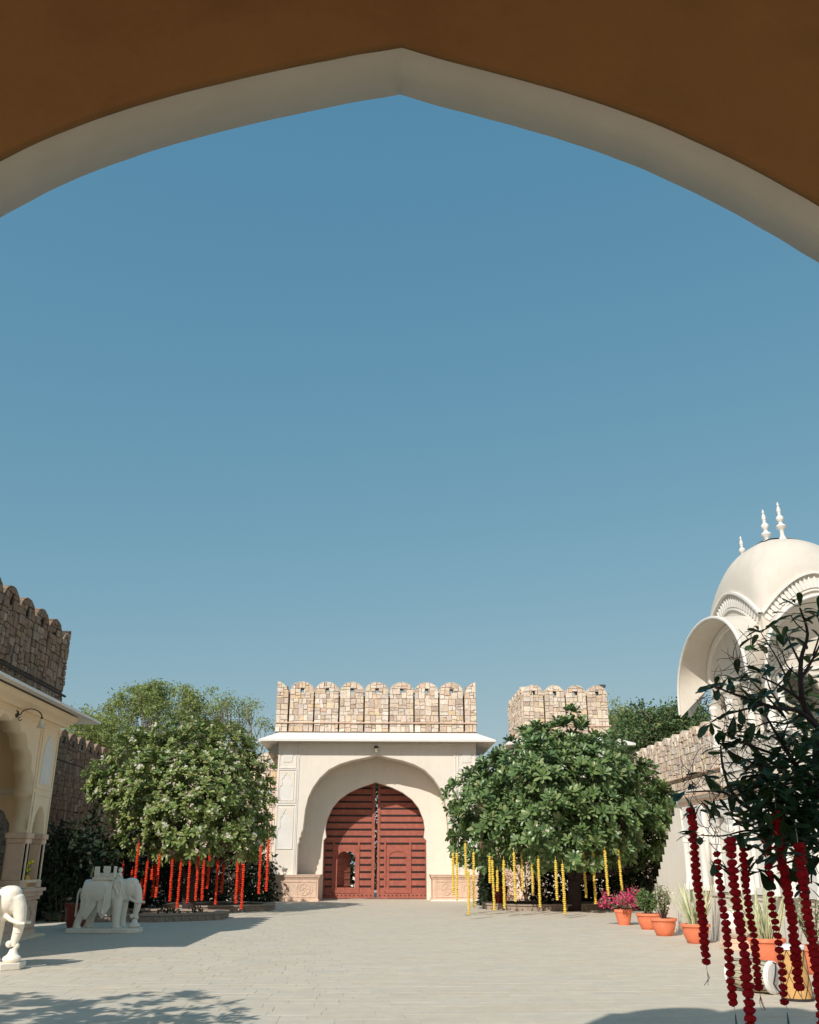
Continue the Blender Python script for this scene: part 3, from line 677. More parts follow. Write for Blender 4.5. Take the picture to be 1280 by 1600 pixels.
# end return of the battlement (faces away), and near end face
fr3 = frame((LX-2.86, 23.42, 0), (1,0,0), (0,0,1), (0,1,0))
for k in range(3): merlon(lb, fr3, .5+k*.9, zt, .86, 1.6, 1.2, .4, rs, bud, joined=[mo_ := MB(), bud[1]], big=.08); mo_.build('merlon', M['mortarD'], lb)
bud[1].add(cap.v, cap.f); bud[1].build('masonry', M['stoneD'], lb, fix=False, kind='stuff')
b = MB(); b.tube([(LX+.06, 17.9, zt-.08), (LX+.06, 23.52, zt-.08)], .03, 6); b.build('string_course', M['mortarD'], lb)
# swan-neck lamp
wl = thing('wall_lamp', (LX, 20.72, 4.62), 'swan neck wall lamp with bell shaped glass above the left scalloped arch', 'lamp')
b = MB(); b.lathe([(.01, 0), (.085, .0), (.07, .03), (.03, .05)], (LX, 20.72, 4.68), 14, axis=(1,0,0))
arm = [(LX+.03, 20.72, 4.66)]+[(LX+.03+.06+.17*(1-cos(t)), 20.72+.38*(1-cos(t))/2*1.0, 4.66+.16*sin(t)) for t in np.linspace(.1, pi, 10)]
b.tube(arm, .013, 6); sp_ = [(LX+.07+.06*cos(t)*(1-t/9), 20.76+.03*t/3, 4.58+.06*sin(t)*(1-t/9)) for t in np.linspace(1.5, 6.5, 12)]; b.tube(sp_, .010, 5)
e = Vector(arm[-1]); b.lathe([(.012, .02), (.03, 0), (.032, -.03), (.015, -.05)], e, 10); b.build('bracket', M['iron'], wl, True)
b = MB(); b.lathe([(.03, -.03), (.045, -.08), (.055, -.14), (.085, -.21), (.11, -.235), (.105, -.235), (.05, -.14)], e, 18); b.build('lamp_shade', M['glass'], wl, True)
# vase of yellow flowers on the sill
vs_ = thing('flower_vase', (-8.2, 23.12, 1.052), 'small yellow vase of yellow flowers in the narrow arch opening', 'vase')
b = MB(); b.lathe([(.05, 0), (.075, .02), (.105, .12), (.10, .2), (.06, .26), (.075, .28), (.05, .28)], (-8.2, 23.12, 1.052), 18); b.build('vase', M['vase'], vs_, True)
b = MB(); rr = random.Random(5)
for k in range(12):
    p = Vector((-8.2+rr.uniform(-.09, .09), 23.12+rr.uniform(-.11, .11), 1.40+rr.uniform(0, .22))); b.tube([(-8.2, 23.12, 1.3), p], .006, 4)
    for q in range(4): pass
b.build('stems', M['leafP'], vs_)
rr = random.Random(5)
for k in range(9):
    p = Vector((-8.2+rr.uniform(-.09, .09), 23.12+rr.uniform(-.12, .12), 1.42+rr.uniform(0, .22)))
    MB().lathe([(.01, -.03), (.04, -.02), (.05, .0), (.04, .025), (.01, .035)], p, 8).build('flower', M['yellowbloom'], vs_, True)
# ------------------------------------------------------------------ right wing: white storey, stair, domed pavilion
RX, RY0, RY1 = 7.5, 9.0, 23.2
rb = thing('terrace_building', (RX, RY1, 0), 'white and cream single storey wing behind the potted plants on the right', 'building')
fr_ = frame((RX, 0, 0), (0,1,0), (0,0,1), (-1,0,0))
MB().box(RX, RX+8, RY0, RY1, -.03, 3.05).build('wall', M['cream'], rb)
b = MB(); b.box(RX-.03, RX, RY0, RY1, -.02, .92); b.box(RX-.06, RX, RY0, RY1, .92, 1.0); b.build('dado', M['cream'], rb)
nb = MB(); nw = MB(); rr = random.Random(4)
for c in np.arange(22.35, RY0+.8, -1.9):
    # white panel with an arched niche, framed by half columns
    fw_ = frame((RX-.002, 0, 0), (0,1,0), (0,0,1), (-1,0,0))
    hole = [(c-.42, 1.15), (c+.42, 1.15)]+[(c+.42*cos(t)*1.0, 1.95+.62*sin(t)**.9) for t in np.linspace(0, pi/2, 8)]+[(c-.42*cos(t), 1.95+.62*sin(t)**.9) for t in np.linspace(pi/2, 0, 8)[1:]]
    plate([(c-.70, 1.02), (c+.70, 1.02), (c+.70, 2.86), (c-.70, 2.86)], [hole], .10, frame((RX-.104, 0, 0), (0,1,0), (0,0,1), (-1,0,0)), 'niche_panel', M['white'], rb)
    MB().prism([(c-.66, 1.04), (c+.66, 1.04), (c+.66, 2.8), (c-.66, 2.8)], .004, fr_).build('niche', M['white'], rb)
    for s_ in (-1, 1):
        m_ = MB(); m_.lathe([(.11, 0), (.11, .10), (.08, .16), (.07, .3), (.065, 1.0), (.09, 1.08), (.07, 1.14), (.11, 1.24), (.11, 1.32)], (RX-.13, c+s_*.58, 1.02), 12); m_.build('column', M['white'], rb, True)
b = MB(); b.box(RX-.10, RX+.02, RY0, RY1+.04, 2.88, 2.98); b.box(RX-.20, RX+.02, RY0, RY1+.08, 3.04, 3.12); b.build('cornice', M['pinkstone'], rb)
MB().box(RX-.14, RX+8, RY0, RY1+.05, 2.98, 3.04).build('frieze', M['white'], rb)
MB().box(RX-.1, RX+8, RY0, RY1+.04, 3.12, 3.22).build('terrace_floor', M['cream'], rb)
# stair along the court
st = thing('outdoor_stair', (7.42, 23.25, 0), 'cream masonry stair climbing towards the white wing beside the tree', 'stair')
ns = 17; ys, ye = 23.26, 27.2; h0 = 3.05
pl = [(ys, -.02), (ys, h0)]
for k in range(ns):
    yy = ys+(ye-ys)*(k+1)/ns; zz = h0*(1-k/ns); pl += [(yy, zz), (yy, h0*(1-(k+1)/ns))] if k < ns-1 else [(yy, zz), (yy, -.02)]
plate(pl, [], 1.3, frame((7.42, 0, 0), (0,1,0), (0,0,1), (-1,0,0)), 'stair_flight', M['cream'], st)

pv = thing('pavilion', (7.62, 17.4, 3.2), 'domed white rooftop pavilion with curved eaves and finials', 'pavilion')
PX0, PX1, PY0, PY1 = 7.62, 9.98, 17.45, 20.75; PCX, PCY = (PX0+PX1)/2, (PY0+PY1)/2; hx, hy = (PX1-PX0)/2, (PY1-PY0)/2
ZC, HA, HD = 6.25, .86, 2.05
def roofz(u, v):
    mx_ = max(abs(u), abs(v)); p_ = 3.0+24*mx_**2; s_ = min(1.0, (abs(u)**p_+abs(v)**p_)**(1/p_)) if mx_ > 1e-6 else 0; t = (min(abs(u), abs(v))/mx_) if mx_ > 1e-6 else 0
    return ZC+HA*(1-t**1.7)*s_**3+HD*max(0, 1-s_**2.3)**.62
# dome roof: rings of a square
def roof_sheet(s0, s1, off, nr=22, nseg=14, scall=False):
    vs, fs = [], []; n_ = nseg*4
    for i in range(nr+1):
        q = i/nr; s_ = s0+(s1-s0)*(1-(1-q)**1.6)
        for k in range(n_):
            side, a = divmod(k, nseg); t = -1+2*a/nseg; ss = s_
            if scall and i >= nr-2: ss = s_*(1-.035*abs(sin(a*pi/2*1.0)))
            u, v = [(t, -1), (1, t), (-t, 1), (-1, -t)][side]; u *= ss; v *= ss
            vs.append((PCX+u*hx, PCY+v*hy, roofz(u, v)+off))
    for i in range(nr):
        for k in range(n_):
            j = (k+1) % n_; fs.append((i*n_+k, i*n_+j, (i+1)*n_+j, (i+1)*n_+k))
    return vs, fs
b = MB(); vs, fs = roof_sheet(.001, 1.0, 0, 26); b.add(vs, fs); vs2, fs2_ = roof_sheet(.001, .96, -.12, 14); b.add(vs2, [f[::-1] for f in fs2_]); b.build('dome', M['offwhite'], pv, True, fix=False)
b = MB(); vs, fs = roof_sheet(.001, .36, .03, 8, 14, True); b.add(vs, fs); b.build('dome_cap', M['white'], pv, True, fix=False)
def edge_pts(side, k=24, dz=0, sc=1.0):
    out = []
    for i in range(k+1):
        t = -1+2*i/k; z = ZC+HA*(1-abs(t)**1.7)+dz
        out.append((t, z))
    return out
sides = [('y', PY0, -1), ('x', PX0, -1), ('y', PY1, 1), ('x', PX1, 1)]
for ax, pos, d in sides:
    c, h = (PCX, hx) if ax == 'y' else (PCY, hy)
    hw_ = h-.005
    fr = frame((0, pos, 0), (1,0,0), (0,0,1), (0,d,0)) if ax == 'y' else frame((pos, 0, 0), (0,1,0), (0,0,1), (d,0,0))
    # wall with openings
    top = [(c+t*hw_, z-.02) for t, z in edge_pts(0)]
    wall = [(c-hw_, 3.22), (c+hw_, 3.22)]+top[::-1]
    no = 3 if ax == 'x' else 2; holes = []
    for k in range(no):
        cc = c-h+2*h*(k+.5)/no; hw = h/no-.17; zb0 = 3.32 if k != -1 else 3.3
        holes.append(multifoil(cc, 4.02, 4.55, 5.08, hw, 3, .06))
    plate(wall, holes, .22, fr, 'wall', M['offwhite'], pv)
    b = MB()
    for k in range(no+1):
        cc = c-h+2*h*k/no; cc = min(max(cc, c-h+.12), c+h-.12)
        b.lathe([(.12, 0), (.12, .1), (.085, .16), (.08, .8), (.11, .9), (.08, .95), (.12, 1.02)], fr(cc, 3.95, .03), 12)
    b.strip([(c-h+.05, 5.16), (c+h-.05, 5.16)], .06, .04, fr)
    b.build('columns', M['white'], pv, True)
    # railing panel below the openings
    b = MB(); b.strip([(c-h+.1, 3.45), (c+h-.1, 3.45), (c+h-.1, 3.9), (c-h+.1, 3.9)], .05, .03, fr, True); b.build('parapet_moulding', M['white'], pv)
    # leaf frieze under the dome edge: two mouldings with a row of leaves between
    b = MB(); e_ = edge_pts(0, 28)
    b.strip([(c+t*h*1.01, z+.0) for t, z in e_], .05, .08, fr); b.strip([(c+t*h*.97, z-.34-.02*(1-abs(t))) for t, z in e_ if abs(t) < .97], .035, .04, fr)
    b.build('arch_moulding', M['white'], pv)
    b = MB()
    for t, z in edge_pts(0, 30):
        if abs(t) > .93: continue
        u0 = c+t*h; z0 = z-.31; sl_ = -1.7*abs(t)**.7*HA/h*(1 if t > 0 else -1); n2 = Vector((-sl_, 1)).normalized(); q = Vector((n2.y, -n2.x))
        p = Vector((u0, z0)); b.prism([tuple(p-q*.038), tuple(p+q*.038), tuple(p+q*.045+n2*.10), tuple(p+q*.02+n2*.2), tuple(p+n2*.25), tuple(p-q*.02+n2*.2), tuple(p-q*.045+n2*.10)], .03, fr)
    b.build('leaf_frieze', M['white'], pv)
    # curved eave shell
    hh = h*1.06+.35*(1 if ax == 'x' else .75); zt_, zl_ = 6.42+.12, 4.85; b = MB(); vs = []; n_ = 28; PR = .62
    def arc(t, k): # k=0 at the wall, 1 at the outer rim
        ht = hh*(.80+.20*k); a = pi*(t+1)/2; x = -ht*cos(a); rise = (sin(a)**.82)
        zk = zl_-.05*k+.60*(1-k); return (c+x, zk+(zt_-.05*k-zk)*rise)
    for th_ in (0, -.055):
        for k in (0, .34, .67, 1):
            for i in range(n_+1):
                a, z = arc(-1+2*i/n_, k); vs.append(fr(a, z+th_*(1 if th_ else 0), .0+PR*k))
    W_ = n_+1; fs = []
    for lay in range(2):
        for r_ in range(3):
            for i in range(n_):
                a = lay*4*W_+r_*W_+i; f = (a, a+1, a+W_+1, a+W_); fs.append(f if lay == 0 else f[::-1])
    for i in range(n_):
        a = 3*W_+i; b2 = 7*W_+i; fs.append((a, a+1, b2+1, b2)); a = i; b2 = 4*W_+i; fs.append((a+1, a, b2, b2+1))
    for e_ in (0, n_):
        for r_ in range(3): a = r_*W_+e_; fs.append((a, a+W_, a+W_+4*W_, a+4*W_))
    b.add(vs, fs); b.build('eave', M['offwhite'], pv, True)
    b = MB(); b.tube([fr(*arc(-1+2*i/n_, 1), PR+.01) for i in range(n_+1)], .035, 6); b.build('eave_rim', M['white'], pv, True)
    b = MB(); pts = [arc(-1+2*i/n_, 0) for i in range(n_+1)]; b.strip([(c+(a-c)*.93, 4.9+(z-4.9)*.93-.02) for a, z in pts], .12, .06, fr); b.build('eave_rib', M['white'], pv)
def finial(x, y_, z, s_):
    pr = [(.10, -.1), (.10, .02), (.07, .05), (.075, .09), (.05, .12), (.06, .16), (.055, .24), (.075, .27), (.13, .33), (.15, .37), (.12, .41), (.06, .45), (.05, .50), (.08, .54), (.11, .60), (.105, .65), (.06, .70), (.04, .73), (.055, .76), (.04, .79), (.065, .85), (.05, .93), (.022, 1.0), (.04, 1.03), (.03, 1.06), (.004, 1.14)]
    b = MB(); b.lathe([(r_*s_, q*s_) for r_, q in pr], (x, y_, z), 16); return b.build('finial', M['white'], pv, True)
finial(PCX-.02, PCY-.62, roofz(0, -.37), .76); finial(PCX-.04, PCY+.12, roofz(0, .07)-.02, .80); finial(PCX-.22, PCY+1.12, roofz(0, .68)+.10, .70)
# white urn on a low block beside the wall
ur = thing('round_urn', (7.15, 19.6, 0), 'round white urn on a low block between the potted plants', 'urn')
b = MB(); b.box(6.85, 7.45, 19.3, 19.9, 0, .12); b.box(6.9, 7.4, 19.35, 19.85, .12, .2); b.build('base_block', M['pinkstone'], ur, bevel=.01)
b = MB(); b.lathe([(.1, 0), (.17, .04), (.27, .15), (.31, .28), (.28, .4), (.2, .48), (.17, .5), (.2, .53), (.18, .53), (.14, .45)], (7.15, 19.6, .2), 24); b.build('urn', M['white'], ur, True)

# ------------------------------------------------------------------ the porch the camera stands in
PYF, PYN = 3.0, 2.73
po = thing('entrance_porch', (0, PYN, 0), 'dark ochre porch wall with pointed grey-white arch framing the court', 'archway')
def haunch(data, low):                       # smooth curve from the apex outwards, then down to the springing
    x = np.array([p[0] for p in data]); z = np.array([p[1] for p in data]); A_ = np.stack([x, x**2, x**3, x**4], 1); co, *_ = np.linalg.lstsq(A_, 4.683-z, rcond=None)
    top = [(float(q), float(4.683-(co[0]*q+co[1]*q**2+co[2]*q**3+co[3]*q**4))) for q in np.linspace(0, 1.78, 24)]
    return smooth_poly((top+low)[::-1], 4)
def smooth_poly(p, k=6):
    out = []
    for i in range(len(p)-1):
        p0, p1, p2, p3 = [Vector(p[max(0, min(len(p)-1, j))]) for j in (i-1, i, i+1, i+2)]
        if i == 0: out.append(tuple(p1)); continue
        if i == len(p)-2: p3 = p2+(p2-p1)
        for q in range(k):
            t = q/k; out.append(tuple(.5*((2*p1)+(p2-p0)*t+(2*p0-5*p1+4*p2-p3)*t*t+(3*p1-p0-3*p2+p3)*t**3)))
    out.append(p[-1]); return out
CXA = .06
HL = haunch([(.34, 4.59), (.61, 4.505), (.82, 4.43), (1.09, 4.31), (1.31, 4.20), (1.45, 4.105), (1.59, 3.985), (1.78, 3.80)], [(1.98, 3.60), (2.15, 3.3), (2.25, 2.9), (2.30, 2.4), (2.30, -.03)])
HR = haunch([(.31, 4.585), (.58, 4.485), (.90, 4.365), (1.21, 4.21), (1.45, 4.03), (1.69, 3.86), (1.78, 3.78)], [(1.98, 3.55), (2.15, 3.22), (2.25, 2.8), (2.30, 2.3), (2.30, -.03)])
wob = lambda a, z, k: (a+.0022*noise.noise(Vector((a*7, z*7, k))), z+.0022*noise.noise(Vector((a*7, z*7, k+5))))
arch = [wob(CXA-a, z, 0) for a, z in HL]+[wob(CXA+a, z, 0) for a, z in HR[::-1][1:]]
ffp = frame((0, PYN, 0), (1,0,0), (0,0,1), (0,-1,0))
plate([(-5.5, -.03)]+arch+[(5.5, -.03), (5.5, 6.0), (-5.5, 6.0)], [], .03, ffp, 'inner_plaster', M['ochre'], po)
plate([(-5.5, -.03)]+[wob(a, z, 9) for a, z in arch]+[(5.5, -.03), (5.5, 6.0), (-5.5, 6.0)], [], PYF-PYN-.03, frame((0, PYN+.031, 0), (1,0,0), (0,0,1), (0,-1,0)), 'arch_ring', M['soffit'], po)
b = MB(); b.box(-5.5, 5.5, -5.0, PYN-.002, 5.9, 6.02); b.build('ceiling', M['cream'], po)  # unseen shell, left open behind so bounce light reaches the inner plaster
b = MB()
for x_ in (-5.4, 5.4):
    for y_ in (-4.8, -2.3, .2): b.box(x_-.2, x_+.2, y_-.2, y_+.2, -.03, 5.9)
b.build('pillar', M['cream'], po)
b = MB(); b.box(-5.6, 5.6, -6.0, 2.0, -.06, -.004); o = b.build('porch_floor', M['paving'], po)
# upper storey with battlements on the right half, seen only by its shadow on the court
UX, PT = -2.55, 8.35
b = MB(); b.box(UX, 12.0, PYF-.62, PYF-.05, 6.02, PT-.45); fu = frame((UX, PYF-.05, 0), (1,0,0), (0,0,1), (0,-1,0))
for k in range(13):
    ol = merlon_outline(1.06, .62, .20); c = .56+k*1.075
    b.prism(convexify(ol), -.3, (lambda c_: lambda a, z, n_: (UX+c_+a, PYF-.62+(-n_), PT-.45+z))(c))
b.build('upper_storey', M['cream'], po)

# ------------------------------------------------------------------ elephants
def capsules(lst, seg=14):
    b = MB()
    for it in lst:
        if it[0] == 'e':
            _, c, r_ = it; c = Vector(c); vs = []; fs = []; n_, k = 20, 12
            for i in range(k+1):
                t = pi*i/k
                for j in range(n_): q = 2*pi*j/n_; vs.append(c+Vector((r_[0]*sin(t)*cos(q), r_[1]*sin(t)*sin(q), r_[2]*cos(t))))
            for i in range(k):
                for j in range(n_): fs.append((i*n_+j, (i+1)*n_+j, (i+1)*n_+(j+1) % n_, i*n_+(j+1) % n_))
            b.add(vs, fs)
        else: _, pts, rad = it; b.tube(pts, rad, seg)
    return b
def remeshed(name, b, m, parent, voxel=.014, smooth=6):
    off = root_of(parent).location; me = newmesh('t', [v for v in b.v], b.f, m)
    o = link('t', me); md = o.modifiers.new('r', 'REMESH'); md.mode = 'VOXEL'; md.voxel_size = voxel; ms = o.modifiers.new('s', 'SMOOTH'); ms.factor = .6; ms.iterations = smooth
    dg = bpy.context.evaluated_depsgraph_get(); me2 = bpy.data.meshes.new_from_object(o.evaluated_get(dg)); bpy.data.objects.remove(o); bpy.data.meshes.remove(me)
    me2.name = name; me2.shade_smooth(); return link(name, me2, parent)
def make_elephant(loc, rz, label):
    t = thing('elephant_statue', (0, 0, 0), label, 'elephant statue', 'white marble elephant statues')
    mb = M['marble']
    b = MB(); pl = [(-.88, -.30), (.62, -.30), (.86, -.10), (.86, .22), (.74, .30), (-.88, .30)]
    b.prism(pl, .105, lambda a, c, n_: Vector((a, c, n_))); b.build('base_slab', mb, t, bevel=.012)
    Bd = [('e', (-.16, 0, .86), (.50, .285, .345)), ('e', (-.44, 0, .87), (.27, .27, .32)), ('e', (.10, 0, .86), (.30, .26, .32)), ('e', (.28, 0, .98), (.2, .2, .22)),
          ('e', (.49, 0, 1.03), (.20, .17, .22)), ('e', (.55, 0, 1.13), (.155, .145, .12)), ('e', (.60, 0, .96), (.15, .125, .15)),
          ('t', [(.62, 0, 1.06), (.70, 0, .90), (.735, 0, .72), (.72, 0, .54), (.69, 0, .40), (.70, 0, .33)], [.13, .115, .095, .08, .065, .06]),
          ('e', (.45, 0, .78), (.13, .09, .08))]
    for sy in (-1, 1):
        fx = .27 if sy < 0 else .33; bx = -.60 if sy < 0 else -.40
        Bd += [('t', [(fx-.02, sy*.15, .80), (fx, sy*.16, .55), (fx, sy*.16, .30), (fx+.01, sy*.16, .12)], [.15, .115, .095, .10]), ('e', (fx+.03, sy*.16, .125), (.115, .105, .05)),
               ('t', [(-.42, sy*.15, .78), (-.50 if sy < 0 else -.42, sy*.16, .52), (bx-.04, sy*.16, .30), (bx-.08, sy*.16, .12)], [.19, .14, .088, .082]), ('e', (bx-.05, sy*.16, .125), (.105, .10, .045))]
        Bd += [('e', (.56, sy*.145, 1.04), (.035, .02, .025))]
    remeshed('body', capsules(Bd), mb, t)
    for sy in (-1, 1):
        b = capsules([('t', [(.52, sy*.10, .80), (.62, sy*.15, .74), (.76, sy*.17, .685), (.86, sy*.165, .68)], [.04, .036, .03, .022])], 10); b.build('tusk', mb, t, True)
        ol = [(.16, 1.16), (.22, 1.21), (.30, 1.22), (.36, 1.19), (.375, 1.08), (.36, .93), (.345, .80), (.325, .76), (.28, .86), (.20, .97), (.145, 1.05)]
        b = MB(); cx, cz = .28, 1.04
        vs = [(a, sy*(.235+.03*(1 if z < .9 else 0)), z) for a, z in ol]+[(a, sy*(.27+.03*(1 if z < .9 else 0)), z) for a, z in ol]+[(cx+(a-cx)*.7, sy*.285, cz+(z-cz)*.7) for a, z in ol]+[(cx+(a-cx)*.62, sy*.268, cz+(z-cz)*.62) for a, z in ol]
        n_ = len(ol); fs = [tuple(range(n_))[::-1], tuple(range(3*n_, 4*n_))]
        for k in range(3): fs += [(k*n_+i, k*n_+(i+1) % n_, (k+1)*n_+(i+1) % n_, (k+1)*n_+i) for i in range(n_)]
        b.add(vs, fs); b.build('ear', mb, t, bevel=.006)
    b = capsules([('t', [(-.72, 0, 1.0), (-.77, 0, .88), (-.775, 0, .6), (-.77, 0, .36)], [.035, .028, .024, .03])], 8); b.build('tail', mb, t, True)
    # cloth: draped shell round the body, hem by a function
    def drape(x0, x1, hem, ry, rz, cz, th, name, nx=26):
        vs = []; W_ = 21
        for i in range(nx+1):
            x = x0+(x1-x0)*i/nx; zl = hem(x); k = 1-.10*((x+.16)/.45)**2
            for s_ in (0, 1):
                for j in range(W_):
                    q = (j/(W_-1))*2-1; sg = 1 if q > 0 else -1; a = abs(q)
                    if a < .6: ph = pi/2*a/.6; y_, z = sin(ph)*(ry*k+th*s_), cz+cos(ph)*(rz*k+th*s_)
                    else: y_, z = (ry*k+th*s_)*(1-.05*(a-.6)), cz+(zl-cz)*(a-.6)/.4
                    vs.append((x, sg*y_, z))
        fs = []; F_ = 2*W_
        for i in range(nx):
            for j in range(W_-1):
                a = i*F_+j; fs += [(a, a+F_, a+F_+1, a+1), (a+W_, a+W_+1, a+F_+W_+1, a+F_+W_)]
            for j in (0, W_-1): a = i*F_+j; fs.append((a, a+W_, a+F_+W_, a+F_))
        for i in (0, nx):
            for j in range(W_-1): a = i*F_+j; fs.append((a, a+1, a+W_+1, a+W_))
        b = MB(); b.add(vs, fs); return b.build(name, mb, t, True)
    tri = lambda c, h, top, tip: (lambda x: tip+(top-tip)*min(1, (abs(x-c)/h))**1.15)
    drape(-.60, -.22, tri(-.44, .24, .66, .30), .285, .335, .88, .022, 'rear_swag'); drape(-.17, .13, tri(-.04, .19, .62, .32), .292, .345, .88, .022, 'front_swag')
    drape(-.44, -.0, lambda x: .735, .305, .36, .88, .022, 'saddle_cloth'); drape(-.36, -.06, lambda x: .83, .322, .378, .88, .014, 'saddle_panel')
    for k in range(3):
        drape(-.57+k*.02, -.27-k*.01, tri(-.44, .24, .70-k*.02, .42+k*.08), .30+.006*k, .345, .88, .010, 'swag_fold') if k < 2 else None
    b = MB(); b.tube([(.02, -.315, 1.05), (-.02, -.33, .8), (-.035, -.335, .52)], [.022, .02, .018], 8); b.lathe([(.01, -.09), (.045, -.07), (.035, 0), (.02, .03)], (-.035, -.335, .50), 10); b.build('tassel', mb, t, True)
    b = MB(); b.tube([(.37+.05*cos(q), .165*sin(q), .98+.22*cos(q)) for q in np.linspace(0, 2*pi, 25)], .016, 6, False); b.build('neck_chain', mb, t, True)
    b = MB()
    for z_ in (.70, .62, .54): b.tube([(.728+(.72-z_)*-.02+.0, -.02, z_)]+[(.735-.0+.085*cos(q)-.02, .085*sin(q), z_) for q in np.linspace(-2, 2, 9)], .006, 5)
    for z_ in (.77, .80): b.tube([(-.44, -.328, z_), (0, -.328, z_)], .006, 5)
    for k in range(12): b.tube([(-.43+k*.039, -.329, .735), (-.43+k*.039, -.329, .70)], .008, 5)
    b.build('carving', mb, t, True)
    # howdah
    b = MB(); b.box(-.40, .10, -.22, .22, 1.20, 1.265); b.box(-.37, .07, -.20, .20, 1.265, 1.29)
    for s_ in (-1, 1):
        y0, y1 = (-.21, -.165) if s_ < 0 else (.165, .21)
        if s_ > 0: b.box(-.37, .12, y0, y1, 1.29, 1.36); continue
        b.box(-.37, -.25, y0, y1, 1.29, 1.51); b.box(-.15, .02, y0, y1, 1.29, 1.34); b.box(.10, .155, y0, y1, 1.265, 1.52)
        b.prism([(-.12, 1.34), (-.01, 1.34), (.02, 1.40), (.01, 1.52), (-.15, 1.52), (-.16, 1.42)], y1-y0, lambda a, c, n_, y_=y0: Vector((a, y_+n_, c)))
    b.box(-.37, -.34, -.165, .165, 1.29, 1.40); b.build('howdah', mb, t, bevel=.006)
    b = capsules([('t', [(.19, 0, 1.15), (.205, 0, 1.28), (.215, 0, 1.36)], [.08, .07, .05]), ('e', (.22, 0, 1.43), (.055, .05, .06)), ('t', [(.14, -.10, 1.16), (.26, -.12, 1.20), (.34, -.13, 1.12)], [.045, .04, .03]), ('t', [(.14, .10, 1.16), (.26, .12, 1.20), (.34, .13, 1.12)], [.045, .04, .03]), ('t', [(.20, -.06, 1.34), (.27, -.1, 1.28), (.31, -.05, 1.25)], [.025, .02, .018])])
    b.add(*[[(.07, -.03, 1.26), (.12, -.03, 1.26), (.12, -.03, 1.51), (.07, -.03, 1.51), (.07, .03, 1.26), (.12, .03, 1.26), (.12, .03, 1.51), (.07, .03, 1.51)], [(3,2,1,0),(4,5,6,7),(0,1,5,4),(1,2,6,5),(2,3,7,6),(3,0,4,7)]])
    remeshed('rider', b, mb, t, .010, 3)
    b = capsules([('e', (.70, -.04, .155), (.15, .13, .07)), ('t', [(.70, -.02, .12), (.69, 0, .30)], [.13, .05]), ('e', (.62, -.03, .37), (.055, .055, .055)), ('e', (.735, .0, .34), (.05, .05, .05))])
    remeshed('trunk_support', b, mb, t, .012, 3)
    t.location = loc; t.rotation_euler = (0, 0, rz); return t
make_elephant((-6.66, 24.75, 0), R(-1), 'marble elephant statue standing in the shade in front of the red garlands')
make_elephant((-6.57, 16.45, 0), R(3), 'sunlit marble elephant statue cut off by the left edge of the photo')
# ------------------------------------------------------------------ leaves and trees
def leaf_faces(L, wd, curl=.12, fold=.18):
    """obovate leaf along +X, pointing up at +Z"""
    v = [(0, 0, 0)]
    for t, q in ((.40, .33), (.74, .5), (.93, .34)):
        for s_ in (-1, 0, 1): v.append((t*L, s_*q*wd, -curl*L*t*t+(fold*wd*q if s_ else 0)))
    v.append((L, 0, -curl*L)); return v, [(0, 1, 2), (0, 2, 3), (1, 4, 5, 2), (2, 5, 6, 3), (4, 7, 8, 5), (5, 8, 9, 6), (7, 10, 8), (8, 10, 9)]
def rosette(n_, L, wd, seed, up=(8, 62)):
    rr = random.Random(seed); V, F = [], []
    for i in range(n_):
        v, f = leaf_faces(L*rr.uniform(.75, 1.15), wd*rr.uniform(.8, 1.15), rr.uniform(.02, .3), rr.uniform(.1, .35))
        q = i*2.399+rr.uniform(-.3, .3); el = R(up[0]+(up[1]-up[0])*(i/n_)+rr.uniform(-9, 9)); Mx = Matrix.Rotation(q, 3, 'Z') @ Matrix.Rotation(-el, 3, 'Y') @ Matrix.Rotation(rr.uniform(-.4, .4), 3, 'X')
        o_ = Vector((0, 0, -.10*L*(1-i/n_))); b0 = len(V); V += [Mx @ Vector(p)+o_ for p in v]; F += [tuple(a+b0 for a in q2) for q2 in f]
    return V, F
class Big:                                    # numpy accumulator for many small pieces
    def __init__(s): s.V = []; s.F = []; s.n = 0
    def put(s, v, f, M4s):
        """v (k,3), f list of same-length tuples groups, M4s list of 4x4"""
        v = np.c_[np.array(v, float), np.ones(len(v))]
        for Mx in M4s:
            s.V.append((v @ np.array(Mx).T)[:, :3]); s.F += [tuple(a+s.n for a in q) for q in f]; s.n += len(v)
    def build(s, name, m, parent, kind='stuff', off=None):
        if not s.V: return None
        off = root_of(parent).location if parent else Vector((0,0,0)); V = np.concatenate(s.V)-np.array(off)
        me = bpy.data.meshes.new(name); me.from_pydata(V.tolist(), [], s.F); me.materials.append(m); me.update()
        o = link(name, me, parent); return tag(o, kind=kind)
def mat4(p, axis, roll, sc):
    q = Vector(axis).to_track_quat('Z', 'Y').to_matrix() @ Matrix.Rotation(roll, 3, 'Z') @ Matrix.Diagonal((sc, sc, sc)); m4 = q.to_4x4(); m4.translation = Vector(p); return m4
def limb(b, a, c, r0, r1, bend=.25, rr=random, n_=6, seg=7):
    a, c = Vector(a), Vector(c); d = c-a; w_ = Vector((rr.uniform(-1, 1), rr.uniform(-1, 1), rr.uniform(-.3, .6)))*d.length*bend
    pts = [a+d*(i/n_)+w_*sin(pi*i/n_)*.5 for i in range(n_+1)]; b.tube(pts, [r0+(r1-r0)*i/n_ for i in range(n_+1)], seg); return pts
